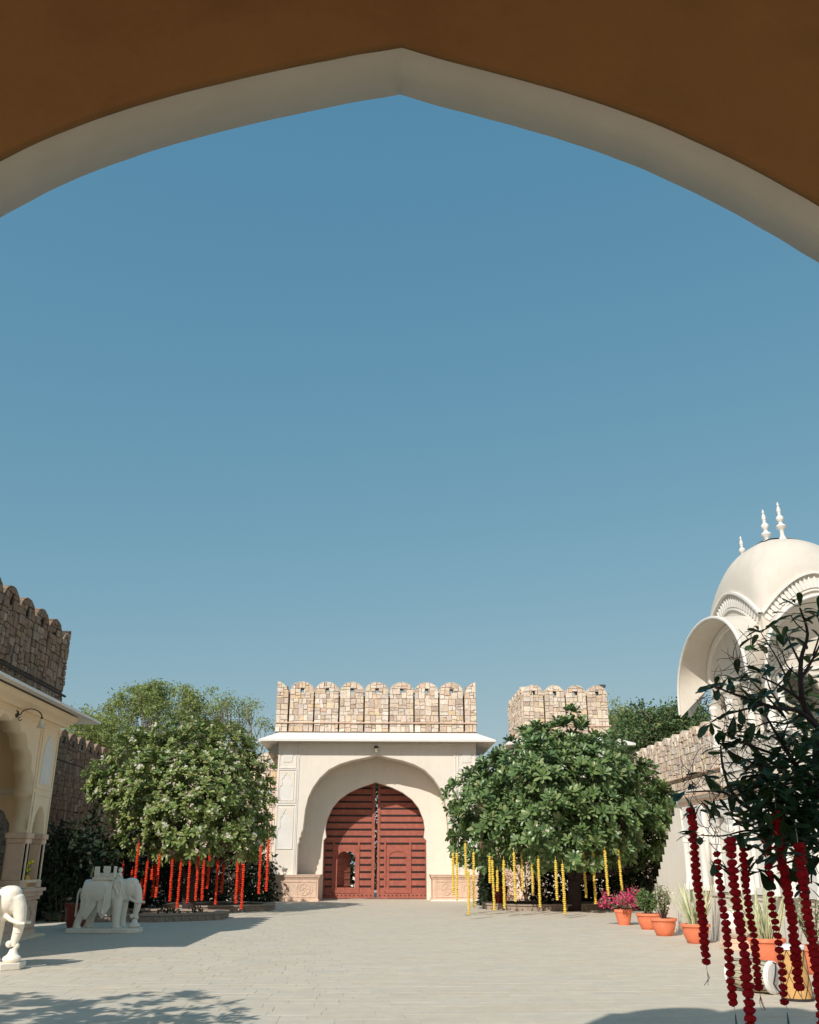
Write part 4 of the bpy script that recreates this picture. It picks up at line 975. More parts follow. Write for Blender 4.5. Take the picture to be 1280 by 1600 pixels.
def frangipani(name, label, base, lobes, mat_leaf, L, wd, per, seed, flowers=0, fm=None, nleaf=13, trunk_r=.2):
    rr = random.Random(seed); t = thing(name, base, label, 'tree'); protos = [rosette(nleaf, L, wd, seed*10+k) for k in range(7)]
    tr = MB(); B = Vector(base); fork = B+Vector((rr.uniform(-.2, .2), 0, 1.0)); limb(tr, B+Vector((0, 0, -.05)), fork, trunk_r*1.25, trunk_r*.9, .15, rr, 5, 10)
    cl = []; C0 = sum((Vector(l[0]) for l in lobes), Vector())/len(lobes)
    for k in range(9):
        l = rr.choice(lobes); mid = fork+(Vector(l[0])-fork)*.45+Vector((rr.uniform(-.3, .3), rr.uniform(-.3, .3), 0)); limb(tr, fork, mid, trunk_r*.6, trunk_r*.36, .3, rr)
        for q in range(3):
            l2 = min(rr.sample(lobes, min(4, len(lobes))), key=lambda z: (Vector(z[0])-mid).length); limb(tr, mid, Vector(l2[0])+Vector((rr.uniform(-.5, .5), rr.uniform(-.5, .5), rr.uniform(-.2, .2)))*l2[1], trunk_r*.34, .03, .3, rr)
    tr.build('trunk', M['darkbark'], t, True, fix=False)  # near-black bark stands in for dense shade under the crown
    for (c, r_) in lobes:
        c = Vector(c); k = int(per*r_*r_)
        for _ in range(k):
            d = Vector((rr.gauss(0, 1), rr.gauss(0, 1), rr.gauss(.25, 1))).normalized(); rad = r_*(rr.uniform(.82, 1.06) if rr.random() < .8 else rr.uniform(.45, .85)); p = c+Vector((d.x, d.y, d.z*.88))*rad
            if p.z < 1.35+.25*rr.random(): continue
            if any((p-Vector(c2)).length < r2*.72 for c2, r2 in lobes if c2 != tuple(c)) and rr.random() < .75: continue
            out = (p-C0).normalized(); ax = (d*.55+out*.35+Vector((0, 0, .55))+Vector((rr.uniform(-.3, .3), rr.uniform(-.3, .3), 0))).normalized()
            front = (p-Vector((0, 0, EYE))).length-1.5*(p-C0).dot(Vector((0, -1, 0)))
            cl.append((front, p, ax, rr.uniform(0, 6.28), rr.uniform(.75, 1.2), rr.randrange(7)))
    cl.sort(key=lambda q: q[0])
    meshes = [newmesh('leaf_cluster', v, f, mat_leaf) for v, f in protos]
    for (_, p, ax, ro, sc, k) in cl[:296]:
        o = link('leaf_cluster', meshes[k], t); o.matrix_local = mat4(p-B, ax, ro, sc)
    bb = Big()
    for k in range(7): bb.put(*protos[k], [mat4(p, ax, ro, sc) for (_, p, ax, ro, sc, kk) in cl[296:] if kk == k])
    bb.build('foliage', mat_leaf, t)
    if flowers:
        V, F = [], []
        for i in range(5):
            q = 2*pi*i/5; b0 = len(V); V += [Vector((0, 0, 0)), Vector((cos(q-.35)*.05, sin(q-.35)*.05, .02)), Vector((cos(q)*.075, sin(q)*.075, .015)), Vector((cos(q+.35)*.05, sin(q+.35)*.05, .02))]; F.append((b0, b0+1, b0+2, b0+3))
        fb_ = Big(); ms = []
        for _ in range(flowers):
            (_, p, ax, ro, sc, k) = rr.choice(cl)
            for q in range(rr.randint(1, 4)): ms.append(mat4(p+ax*L*.55+Vector((rr.uniform(-.1, .1), rr.uniform(-.1, .1), rr.uniform(-.05, .1))), (ax+Vector((rr.uniform(-.5, .5), rr.uniform(-.8, 0), rr.uniform(-.5, .5)))).normalized(), ro, rr.uniform(.45, .9)))
        fb_.put(V, F, ms); fb_.build('blossom', fm, t)
    return t, cl
def lobe_field(spec, rr):
    return [((x, y_, z), r_) for x, y_, z, r_ in spec]
rrL = random.Random(41); LB = []
Yt = 34.5
def sc_lobes(lst, Y0, jy, rr):               # lobes placed round the crown: (px, py, radius m, dy)
    return [(tuple(at(px, py, Y0+dy)), r_) for px, py, r_, dy in lst]
LB = sc_lobes([(285, 1165, 1.25, 0), (215, 1185, 1.15, .3), (350, 1180, 1.2, .2), (180, 1215, 1.0, .2), (250, 1225, 1.35, -1.4), (325, 1230, 1.4, -1.3), (385, 1215, 1.0, .2), (387, 1255, .95, -.2), (165, 1232, .75, 0), (212, 1262, 1.0, -.9),
               (280, 1285, 1.15, -1.7), (345, 1285, 1.1, -1.4), (387, 1300, .82, -.4), (225, 1300, .8, -1.0), (300, 1310, .9, -2.0), (360, 1315, .8, -1.5), (394, 1290, .75, 0), (205, 1318, .55, -1.1), (290, 1200, 1.6, 1.6), (340, 1240, 1.6, 1.8), (235, 1240, 1.5, 1.6), (262, 1330, .5, -1.2), (330, 1325, .6, -1.6), (384, 1325, .55, -.9)], Yt, 0, rrL)
frangipani('flowering_tree', 'broad yellow-green tree with white blossoms hung with red garlands', (at(300, 1400, Yt).x, Yt, 0), LB, M['leafL'], .205, .085, 115, 4, 700, M['bloom'], 12)
RB = sc_lobes([(885, 1160, 1.05, 0), (832, 1175, 1.1, .2), (945, 1190, 1.1, .2), (784, 1217, 1.1, .3), (995, 1230, 1.05, .4), (745, 1250, 1.2, .2), (840, 1215, 1.5, -1.6), (925, 1215, 1.5, -1.6), (1026, 1262, .75, .4), (1015, 1262, 1.1, 0), (775, 1275, 1.25, -1.0),
               (860, 1280, 1.4, -2.1), (945, 1275, 1.3, -1.9), (735, 1290, .85, .2), (735, 1325, .75, .1), (775, 1320, .95, -.7), (835, 1318, .95, -1.8), (900, 1325, 1.0, -2.2), (960, 1310, .9, -1.5), (1015, 1305, .85, -.3), (1045, 1270, .6, 0), (790, 1350, .45, -.8), (890, 1352, .5, -2.0), (840, 1345, .6, -1.0), (930, 1345, .7, -1.2), (960, 1350, .8, 0), (875, 1340, .9, -.4), (1020, 1350, .6, .2), (892, 1118, .3, 0), (1040, 1330, .5, 0), (890, 1220, 1.9, 1.6), (800, 1250, 1.8, 1.6), (970, 1262, 1.6, 1.6), (920, 1225, 1.7, 1.8)], 35.2, 0, rrL)
frangipani('flowering_tree', 'dense round dark green tree hung with yellow garlands right of the gate', (at(893, 1400, 35.2).x, 35.2, 0), RB, M['leafR'], .30, .105, 68, 6, 130, M['bloom'], 14, trunk_r=.24)
# low shaded shrubs under and behind the trees: dense near-black masses filling in deep shade, each its own bush
def bush(name, label, cx, cy, rx, ry, rz, n_, m, size, seed, base=0, group=None, cat='bush', stem=True, ratio=.5):
    rr = np.random.default_rng(seed); t = thing(name, (cx, cy, base), label, cat, group)
    d = rr.normal(size=(n_, 3)); d /= np.linalg.norm(d, axis=1)[:, None]; d[:, 2] = np.abs(d[:, 2])*.95-.0; rad = rr.uniform(.55, 1.0, n_)**.5
    lump = 1+.22*np.sin(d[:, 0]*7+seed)*np.cos(d[:, 2]*6+seed*2)+.12*np.sin(d[:, 1]*11)
    p = d*(rad*lump)[:, None]*np.array([rx, ry, rz])+np.array([cx, cy, base]); bb = Big()
    quad = [(0, 0, 0), (.5, ratio/2, .08), (1, 0, 0), (.5, -ratio/2, .08)]; a = rr.normal(size=(n_, 3)); a[:, 2] += .4
    bb.put(quad, [(0, 1, 2), (0, 2, 3)], [mat4(p[i], a[i], float(rr.uniform(0, 6.28)), size*float(rr.uniform(.6, 1.3))) for i in range(n_)])
    bb.build('foliage', m, t, None)
    if stem:
        b = MB(); r2 = random.Random(seed)
        for k in range(5): limb(b, (cx+r2.uniform(-.2, .2), cy, base-.02), (cx+r2.uniform(-.6, .6)*rx, cy+r2.uniform(-.6, .6)*ry, base+rz*.7), .04, .015, .2, r2)
        b.build('stems', M['bark'], t, True, fix=False)
    return t
for i, (px, Y_, rx, rz, lab) in enumerate([(95, 30, 1.1, 2.9, 'dark leafy bush against the left wall nearest the arcade'), (128, 32.5, 1.2, 3.0, 'dark leafy bush behind the small elephant'), (160, 36.5, 1.5, 2.8, 'dark leafy bush in the shade left of the red garlands'), (215, 38.5, 1.8, 2.7, 'dark leafy bush behind the leftmost bright red garlands'), (285, 39.5, 1.8, 2.5, 'dark leafy bush at the back of the left tree'), (345, 42.5, 1.3, 2.3, 'dark leafy bush between the left tree and the boundary wall'), (396, 43.4, .95, 2.2, 'added dark leafy bush darkening the left side of the gate plinth')]):  # last bush added to darken the lit wall beside the gate
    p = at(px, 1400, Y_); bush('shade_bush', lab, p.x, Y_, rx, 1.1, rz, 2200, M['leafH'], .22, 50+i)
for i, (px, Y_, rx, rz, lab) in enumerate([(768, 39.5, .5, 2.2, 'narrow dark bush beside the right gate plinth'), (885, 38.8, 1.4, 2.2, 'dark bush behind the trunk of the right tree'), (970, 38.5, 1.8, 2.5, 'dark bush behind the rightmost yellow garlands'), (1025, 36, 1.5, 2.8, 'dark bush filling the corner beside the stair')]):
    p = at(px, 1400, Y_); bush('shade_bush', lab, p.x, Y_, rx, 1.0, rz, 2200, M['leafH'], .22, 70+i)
bush('pale_bush', 'bush of dry pinkish blossoms behind the right tree planter', at(825, 1400, 42).x, 42, 1.3, .6, 2.2, 900, M['bloompink'], .16, 81, cat='bush')
bush('pale_bush', 'bush of pale leaves behind the red garlands', at(338, 1400, 41).x, 41, 1.0, .6, 1.7, 500, M['bloompink'], .15, 82, cat='bush')
# feathery trees beyond the walls
def feather_tree(label, base, tips, m, seed, nl=90, cs=.55, ls=.16, r0=.22, name='background_tree', flat=.75, ratio=.45):
    rr = random.Random(seed); r2 = np.random.default_rng(seed); t = thing(name, base, label, 'tree'); B = Vector(base); tr = MB(); fork = B+Vector((0, 0, max(2.5, (tips[0].z-B.z)*.4)))
    limb(tr, B, fork, r0*1.3, r0, .1, rr); bb = Big(); quad = [(0, 0, 0), (.5, ratio/2, .08), (1, 0, 0), (.5, -ratio/2, .08)]
    for tip in tips:
        pts = limb(tr, fork, tip, r0*.2, .015, .15, rr, 7, 5)
        for q in range(4):
            s_ = pts[rr.randint(4, 7)]; e = tip+Vector((rr.gauss(0, cs), rr.gauss(0, cs), rr.gauss(0, cs*.7))); limb(tr, s_, e, .025, .008, .2, rr, 3, 4)
            c = np.array(e); P = r2.normal(size=(nl, 3))*np.array([cs, cs, cs*flat])*.62+c; A = r2.normal(size=(nl, 3)); A[:, 2] += .8
            bb.put(quad, [(0, 1, 2), (0, 2, 3)], [mat4(P[i], A[i], float(r2.uniform(0, 6.28)), ls*float(r2.uniform(.6, 1.4))) for i in range(nl)])
    tr.build('trunk', M['bark'], t, True, fix=False); bb.build('crown', m, t, None); return t
rr = random.Random(8)
def tips_in(poly, Y_, n_, rr, dy=2.0):
    out = []
    xs = [p[0] for p in poly]; ys_ = [p[1] for p in poly]
    while len(out) < n_:
        x, y_ = rr.uniform(min(xs), max(xs)), rr.uniform(min(ys_), max(ys_)); c = False; j = len(poly)-1
        for i in range(len(poly)):
            if (poly[i][1] > y_) != (poly[j][1] > y_) and x < (poly[j][0]-poly[i][0])*(y_-poly[i][1])/(poly[j][1]-poly[i][1])+poly[i][0]: c = not c
            j = i
        if c: out.append(at(x, y_, Y_+rr.uniform(-dy, dy)))
    return out
p = at(240, 1300, 54); feather_tree('tall feathery yellow-green tree beyond the wall behind the blossoming tree', (p.x, 54, 0), tips_in([(150, 1115), (160, 1100), (175, 1090), (215, 1085), (235, 1062), (250, 1060), (265, 1060), (285, 1078), (300, 1082), (330, 1095), (345, 1130), (350, 1180), (150, 1180), (148, 1120)], 54, 62, rr), M['leafF'], 61, 84, .36, .16)
p = at(375, 1300, 52); feather_tree('thin open feathery tree beyond the wall left of the gateway', (p.x, 52, 0), tips_in([(345, 1090), (375, 1072), (392, 1068), (400, 1085), (425, 1092), (428, 1125), (395, 1150), (395, 1180), (330, 1170), (325, 1100)], 52, 20, rr), M['leafF'], 62, 52, .36, .13)
bush('roadside_bush', 'tall dark thicket outside the gate seen through the door gap', 0, 64, 5, 2.5, 8.5, 6000, M['leafH'], .5, 95)
p = at(125, 1300, 50); feather_tree('low green tree over the left boundary wall under the eave', (p.x, 50, 0), tips_in([(108, 1140), (150, 1125), (190, 1130), (190, 1165), (110, 1155)], 50, 22, rr), M['leafF'], 63, 90, .5)
p = at(1010, 1300, 60); feather_tree('dark spreading tree beyond the right boundary wall', (p.x, 60, 0), tips_in([(985, 1130), (1010, 1122), (1040, 1122), (1065, 1112), (1105, 1115), (1115, 1150), (1050, 1160), (1000, 1170), (975, 1150)], 60, 48, rr), M['leafD'], 64, 110, .62, .22, ratio=.6)
p = at(965, 1300, 64); feather_tree('pale feathery tree behind the corner tower eave', (p.x, 64, 0), tips_in([(955, 1122), (965, 1115), (985, 1115), (1000, 1118), (1010, 1130), (985, 1140), (955, 1140)], 64, 12, rr), M['leafF'], 65, 70, .5, .18)

# planters round the trees
def planter(label, pts, h=.22, wd=.28):
    t = thing('tree_planter', (pts[0][0], pts[0][1], 0), label, 'planter')
    f0 = frame((0, 0, -.01), (1, 0, 0), (0, 1, 0), (0, 0, 1)); b = MB(); b.strip(pts, wd, h*.75, f0, True); b.build('kerb', M['shadestone'], t)
    b = MB(); b.strip(pts, wd+.08, .05, frame((0, 0, h*.74), (1, 0, 0), (0, 1, 0), (0, 0, 1)), True)
    k = 0
    for a, c in zip(pts, pts[1:]+pts[:1]):
        a, c = Vector((*a, 0)), Vector((*c, 0)); d = c-a; n_ = int(d.length/.22); q = Vector((d.y, -d.x, 0)).normalized()*(wd/2+.012)
        for i in range(n_):
            p = a+d*(i+.5)/n_
            for s_ in (-1, 1): b.lathe([(.03, 0), (.05, .05), (.03, .1)], p+q*s_+Vector((0, 0, .03)), 5)
    b.build('coping', M['shadestone'], t)
    MB().prism(pts, .12, frame((0, 0, 0), (1, 0, 0), (0, 1, 0), (0, 0, 1))).build('soil', M['soil'], t); return t
def ngon(cx, cy, rx, ry, n_=8, ph=.39): return [(cx+rx*cos(2*pi*i/n_+ph), cy+ry*sin(2*pi*i/n_+ph)) for i in range(n_)]
planter('low carved stone kerb round the bed beside the small elephant', ngon(-7.3, 30.6, 2.7, 1.7))
planter('low carved stone kerb round the trunk of the left tree', ngon(-5.7, 36.2, 1.9, 1.7))
planter('low carved stone kerb round the trunk of the right tree', ngon(6.2, 36.8, 2.2, 1.8))
for i, (x, y_) in enumerate(((-6.2, 29.6), (-5.4, 30.2), (-7.3, 29.5))):
    bush('seedling', ['tiny dark plant at the front of the left bed', 'tiny dark plant at the right end of the left bed', 'tiny dark plant in the left bed behind the elephant trunk'][i], x, y_, .35, .2, .22, 90, M['leafH'], .10, 90+i, .12, cat='plant', stem=False)

# ------------------------------------------------------------------ garlands on the court trees
def bead_string(n_, L, r_, seed, top=True):
    rr = random.Random(seed); b = MB(); b.tube([(0, 0, .12), (0, 0, -L)], .006, 4)
    z = 0; st = L/n_; x = y_ = 0
    for i in range(n_):
        rz_ = r_*rr.uniform(.88, 1.12); x = rr.uniform(-.006, .006); k = 8
        ring = [(rz_*.45, -st*.5), (rz_*rr.uniform(.92, 1.05), -st*.12), (rz_*rr.uniform(.9, 1.0), st*.16), (rz_*.45, st*.5)]
        b.lathe(ring, (x, rr.uniform(-.006, .006), -st*(i+.5)), k)
        b.v[-len(ring)*k:] = [v+Vector((rr.uniform(-.008, .008), rr.uniform(-.008, .008), rr.uniform(-.004, .004))) for v in b.v[-len(ring)*k:]]
    return b
def court_garland(x, y0, y1, m, group, label, seed, Ymin=30.5, Ymax=33.5, xb=None):
    rr = random.Random(seed); Y_ = rr.uniform(Ymin, Ymax)
    for _ in range(40):
        a, c = at(x, y0, Y_), at(x, y1, Y_)
        if c.z > .10: break
        Y_ -= .4
    L = a.z-c.z; n_ = max(6, int(L/.055)); b = bead_string(n_, L, .049, seed)
    o = link('flower_garland', newmesh('flower_garland', b.v, b.f, m)); o.location = a; o.rotation_euler = (rr.uniform(-.015, .015), ((xb or x)-x)*.0+rr.uniform(-.02, .02), 0)
    tag(o, label, 'garland', group)
    return o
ordw = ['first', 'second', 'third', 'fourth', 'fifth', 'sixth', 'seventh', 'eighth', 'ninth', 'tenth', 'eleventh', 'twelfth', 'thirteenth', 'fourteenth', 'fifteenth', 'sixteenth', 'seventeenth', 'eighteenth', 'nineteenth', 'twentieth', 'twenty-first', 'twenty-second', 'twenty-third', 'twenty-fourth', 'twenty-fifth', 'twenty-sixth', 'twenty-seventh', 'twenty-eighth']
yel = sorted([(708, 1333, 1398), (714, 1333, 1407), (727, 1318, 1372), (732, 1362, 1430), (740, 1332, 1418), (765, 1338, 1380), (769, 1344, 1423), (777, 1360, 1393), (787, 1344, 1420), (803, 1332, 1409), (815, 1330, 1392), (831, 1335, 1399), (841, 1342, 1418), (868, 1344, 1407), (879, 1350, 1429), (911, 1332, 1403), (926, 1330, 1413), (945, 1329, 1400), (966, 1327, 1392)])
for i, (x, a, c) in enumerate(yel):
    court_garland(x, a, c, M['yellow'], 'yellow garlands hanging from the right tree', f'{ordw[i]} yellow flower garland from the left under the right tree', 100+i, 31.0, 33.6)
red = sorted([(217, 1318, 1392), (231, 1346, 1413), (238, 1358, 1375), (250, 1336, 1403), (270, 1340, 1409), (283, 1348, 1419), (297, 1346, 1412), (311, 1331, 1408), (319, 1345, 1408), (330, 1312, 1389), (341, 1343, 1414), (350, 1350, 1396), (372, 1338, 1412), (376, 1345, 1398), (381, 1350, 1421), (408, 1322, 1397), (420, 1312, 1393), (124, 1312, 1375), (159, 1333, 1362), (166, 1333, 1365), (193, 1350, 1375), (207, 1360, 1390), (222, 1372, 1413), (244, 1345, 1402)])
for i, (x, a, c) in enumerate(red):
    dark = x in (124, 159, 166, 193, 207, 222, 244, 350, 376)
    court_garland(x, a, c, M['flame'], 'red garlands hanging from the left tree', f'{ordw[i]} red flower garland from the left under the left tree', 200+i, 34.5 if dark else 31.0, 36.0 if dark else 33.3)

# ------------------------------------------------------------------ potted plants
def pot(loc, label, r_=.27, h=.35, m='terracotta', name='potted_plant', cat='potted plant', straight=False):
    t = thing(name, loc, label, cat); k = r_/.27; v = h/.35
    pr = [(.155, 0), (.168, .01), (.205, .07), (.238, .15), (.255, .22), (.262, .285), (.268, .292), (.29, .30), (.293, .335), (.285, .35), (.262, .352), (.24, .345), (.225, .30)] if not straight else [(.15, 0), (.16, .02), (.20, .16), (.225, .28), (.245, .285), (.245, .35), (.22, .35), (.205, .33), (.20, .30)]
    b = MB(); b.lathe([(a*k, c*v) for a, c in pr], loc, 28); b.build('pot', M[m], t, True)
    b = MB(); b.lathe([(.2*k, .27*v), (.235*k, .305*v), (.12*k, .315*v), (.01, .32*v)], loc, 16); b.build('soil', M['soil'], t, True); return t
def blades(t, loc, n_, H, seed, sp=.16, z0=.3):
    rr = random.Random(seed); ps = []
    for k in range(4):
        V, F = [], []; ns_ = 7; cu = rr.uniform(-.12, .22); W_ = .021
        for i in range(ns_+1):
            q = i/ns_; w_ = W_*(1-.1*q)*(1 if q < .75 else max(.03, (1-q)/.25)); 
            V += [(-w_, .012, q*H), (0, 0, q*H), (w_, .012, q*H)]
            V[-3:] = [(a+cu*H*q*q, b_+.02*sin(q*3+k), c) for a, b_, c in V[-3:]]
        for i in range(ns_): a = 3*i; F += [(a, a+1, a+4, a+3), (a+1, a+2, a+5, a+4)]
        ps.append(newmesh('leaf_blade', V, F, M['blade']))
    for i in range(n_):
        q, r_ = rr.uniform(0, 6.28), sp*rr.random()**.5; o = link('leaf_blade', rr.choice(ps), t, (r_*cos(q), r_*sin(q), z0)); tl = r_/sp*.42+rr.uniform(0, .12)
        o.rotation_euler = (-sin(q)*tl, cos(q)*tl, rr.uniform(0, 6.28)); 
        # outward lean first, own spin after
        o.rotation_euler = (Matrix.Rotation(tl, 3, Vector((-sin(q), cos(q), 0))) @ Matrix.Rotation(rr.uniform(0, 6.28), 3, 'Z')).to_euler(); o.scale = (1, 1, rr.uniform(.55, 1.1))
def shrub(t, loc, n_, rx, H, seed, m, leaf, z0=.3, stems=14, tip=None, tipm=None, tipn=0, droop=0, ratio=.4, tsp=.035):
    rr = random.Random(seed); sb = MB(); bb = Big(); tb = Big(); quad = [(0, 0, 0), (.5, ratio/2, .06), (1, 0, 0), (.5, -ratio/2, .06)]; L = Vector(loc); lm, tm = [], []
    for k in range(stems):
        q = rr.uniform(0, 6.28); r_ = rx*rr.uniform(.2, 1); hh = H*rr.uniform(.55, 1.05); e = L+Vector((r_*cos(q), r_*sin(q), z0+hh-droop*r_)); pts = limb(sb, L+Vector((.04*cos(q), .04*sin(q), z0-.02)), e, .012, .005, .25, rr, 6, 5)
        for i in range(n_//stems):
            a = rr.uniform(.2, 1)**.8*6; p = pts[min(5, int(a))].lerp(pts[min(6, int(a)+1)], a-int(a)); q3 = rr.uniform(0, 6.28); ax = Vector((cos(q3)*.8, sin(q3)*.8, rr.uniform(.2, 1)))
            lm.append(mat4(p, ax, rr.uniform(0, 6.28), leaf*rr.uniform(.6, 1.3)))
        for i in range(tipn):
            a = rr.uniform(.55, 1)*6; p = pts[min(5, int(a))].lerp(pts[min(6, int(a)+1)], a-int(a))+Vector((rr.gauss(0, tsp), rr.gauss(0, tsp), rr.gauss(0, tsp))); tm.append(mat4(p, (rr.gauss(0, 1), rr.gauss(0, 1), rr.gauss(0, 1)), rr.uniform(0, 6.28), tip*rr.uniform(.7, 1.3)))
    sb.build('stems', M['twig'], t, fix=False); bb.put(quad, [(0, 1, 2), (0, 2, 3)], lm); bb.build('foliage', m, t, None)
    if tipn: tb.put([(0, 0, 0), (.5, .38, .1), (1, 0, .02), (.5, -.38, .1)], [(0, 1, 2), (0, 2, 3)], tm); tb.build('blossom', tipm, t, None)
def gp(px, py, dz=0): 
    d = at(px, py, 1.0)-Vector((0, 0, EYE)); t_ = -EYE/d.z; return Vector((0, 0, EYE))+d*t_
L1 = gp(978, 1446); L1.z = 0; L1.y += .17; t = pot(L1, 'terracotta pot overflowing with magenta bougainvillea', .27, .40, straight=True); shrub(t, L1, 620, .72, .80, 1, M['leafV'], .07, .36, 22, .062, M['magenta'], 34, droop=.55, tsp=.055)
L1 = gp(1018, 1453); L1.y += .2; t = pot(L1, 'terracotta pot with dark green leafy plant behind the bougainvillea', .29, .38); shrub(t, L1, 700, .30, .62, 2, M['leafP'], .12, .34, 20, ratio=.3)
L1 = gp(1043, 1463); L1.y += .2; t = pot(L1, 'terracotta pot with pale speckled flowering shrub', .29, .38); shrub(t, L1, 900, .36, .80, 3, M['leafV'], .06, .34, 20, .04, M['bloom'], 9)
L1 = gp(1094, 1475); L1.y += .2; t = pot(L1, 'terracotta pot with tall striped blades right of the pale shrub', .29, .38); blades(t, L1, 52, .88, 4, .19, .32)
L1 = gp(1210, 1508); L1.y += .2; t = pot(L1, 'terracotta pot with fanned striped blades behind the drums', .29, .40); blades(t, L1, 52, .92, 5, .20, .34)
L1 = gp(1292, 1525); L1.y += .2; t = pot(L1, 'terracotta pot with green shrub cut by the right edge', .28, .40); shrub(t, L1, 900, .36, .75, 6, M['leafV'], .06, .34, 18)
L1 = at(781, 1392, 37.5); L1.z = .15; t = pot(L1, 'red pot with a small plant on the right tree planter', .30, .62, 'redpot'); shrub(t, L1, 200, .25, .4, 7, M['leafP'], .1, .55, 10)
L1 = Vector((-7.75, 25.9, 0)); t = pot(L1, 'dark red pot in deep shade between arcade and elephant', .30, .62, 'redpot'); shrub(t, L1, 300, .3, .5, 8, M['leafH'], .1, .55, 10)

# ------------------------------------------------------------------ drums
dr = thing('lying_drum', (5.03, 13.3, 0), 'cream barrel drum lying on its side with a white skin facing right', 'drum')
ax = Vector((.62, -.78, -.02)).normalized(); c0 = Vector((5.0, 13.35, .205)); b = MB()
b.lathe([(.15, -.29), (.172, -.22), (.194, -.1), (.20, 0), (.197, .1), (.188, .22), (.18, .28)], c0, 30, axis=ax); b.build('shell', M['drumcream'], dr, True)
b = MB(); b.lathe([(.18, 0), (.198, .005), (.198, .04), (.185, .05)], c0+ax*.27, 30, axis=ax); b.lathe([(.152, 0), (.172, .005), (.172, .035), (.155, .04)], c0-ax*.31, 30, axis=ax); b.build('hoop', M['skin'], dr, True)
b = MB(); b.lathe([(.18, 0), (.174, .012), (.1, .02), (.0, .022)], c0+ax*.312, 30, axis=ax); b.build('drum_skin', M['skin'], dr, True)
u1 = ax.orthogonal().normalized(); v1 = ax.cross(u1)
def on(r_, q, s_): return c0+ax*s_+(u1*cos(q)+v1*sin(q))*r_
b = MB()
for k in range(14):
    q, q2, q3 = 2*pi*k/14, 2*pi*(k+.5)/14, 2*pi*(k+1)/14; b.tube([on(.172, q, -.27), on(.203, (q+q2)/2, 0), on(.188, q2, .27)], .004, 4, False); b.tube([on(.188, q2, .27), on(.203, (q2+q3)/2, 0), on(.172, q3, -.27)], .004, 4, False)
b.build('lacing', M['rope'], dr)
b = MB(); p0 = c0+ax*.28+Vector((0, 0, .195)); b.tube([p0, p0+Vector((.06, -.05, -.03)), p0+Vector((.02, -.09, -.15)), p0+Vector((-.03, -.12, -.26)), p0+Vector((.03, -.17, -.375)), p0+Vector((.12, -.24, -.388))], .011, 5); b.build('strap', M['rope'], dr, True)
d2 = Vector((5.27, 12.62, 0)); dt = thing('standing_drum', d2, 'tall amber drum with black diamond lacing standing upright', 'drum')
b = MB(); b.lathe([(.182, 0), (.182, .02), (.178, .1), (.168, .33), (.155, .56), (.152, .58)], d2, 30); b.build('shell', M['drumyellow'], dt, True)
b = MB(); b.lathe([(.148, .57), (.168, .575), (.172, .605), (.165, .622), (.12, .627), (0, .628)], d2, 30); b.build('drum_skin', M['skin'], dt, True)
b = MB(); b.lathe([(.182, .0), (.196, .004), (.196, .025), (.184, .03)], d2, 30); b.build('hoop', M['rope'], dt, True)
b = MB(); n_ = 8
def dp(k, z): q = 2*pi*k/n_; r_ = .187-(.031*z/.57); return d2+Vector((r_*cos(q), r_*sin(q), z))
for k in range(n_):
    for s_ in (1, -1):
        pts = [dp(k+s_*z/.57*2.0, z) for z in np.linspace(.03, .57, 12)]; b.tube(pts, .0042, 4, False)
b.build('lacing', M['rope'], dt)

# ------------------------------------------------------------------ near tree at the right, in the shade of the porch
NT = thing('near_tree', (4.75, 8.0, 0), 'dark bare-limbed leafy tree at the right edge hung with crimson garlands', 'tree'); rr = random.Random(77)
b = MB(); A = at; tw_ = MB(); tips = []
def br(pts, r0, r1, tip=True):
    P = [A(x, y_, Y_) for x, y_, Y_ in pts]; Q = smooth3(P); b.tube(Q, [(r0+(r1-r0)*i/(len(Q)-1))*.78 for i in range(len(Q))], 8)
    if tip: tips.append((Q[-1], (Q[-1]-Q[-3]).normalized()))
    return Q
def smooth3(P, k=4):
    out = []
    for i in range(len(P)-1):
        p0, p1, p2, p3 = P[max(0, i-1)], P[i], P[i+1], P[min(len(P)-1, i+2)]
        for q in range(k): t_ = q/k; out.append(.5*((2*p1)+(p2-p0)*t_+(2*p0-5*p1+4*p2-p3)*t_*t_+(3*p1-p0-3*p2+p3)*t_**3))
    return out+[P[-1]]
limb(b, (4.75, 8.0, -.03), (4.6, 8.0, 1.1), .13, .10, .1, rr)
b.tube(smooth3([Vector((4.6, 8.0, 1.1)), Vector((4.35, 7.9, 1.7)), A(1290, 1215, 7.8), A(1290, 1150, 7.8)]), .07, 8); b.tube(smooth3([Vector((4.6, 8.0, 1.1)), Vector((4.3, 7.7, 1.5)), A(1290, 1330, 7.5)]), .06, 8)
br([(1290, 1150, 7.8), (1262, 1115, 7.7), (1252, 1080, 7.6), (1252, 1030, 7.6), (1262, 990, 7.6), (1250, 950, 7.6)], .042, .010)
br([(1256, 1100, 7.7), (1240, 1085, 7.6), (1215, 1070, 7.5), (1190, 1058, 7.5)], .022, .008); br([(1240, 1085, 7.6), (1225, 1050, 7.6), (1212, 1025, 7.7), (1190, 990, 7.9)], .014, .006)
br([(1252, 1060, 7.6), (1270, 1030, 7.6), (1285, 1000, 7.6)], .018, .009); br([(1252, 1040, 7.6), (1235, 1005, 7.7), (1228, 990, 7.8)], .014, .007)
br([(1290, 1150, 7.8), (1250, 1112, 7.6), (1210, 1106, 7.4), (1180, 1095, 7.3), (1140, 1082, 7.3), (1118, 1072, 7.3)], .030, .007); br([(1195, 1100, 7.4), (1165, 1108, 7.3), (1130, 1118, 7.3), (1112, 1128, 7.3)], .014, .006)
br([(1215, 1106, 7.4), (1185, 1075, 7.3), (1165, 1058, 7.3), (1140, 1062, 7.3)], .012, .005)
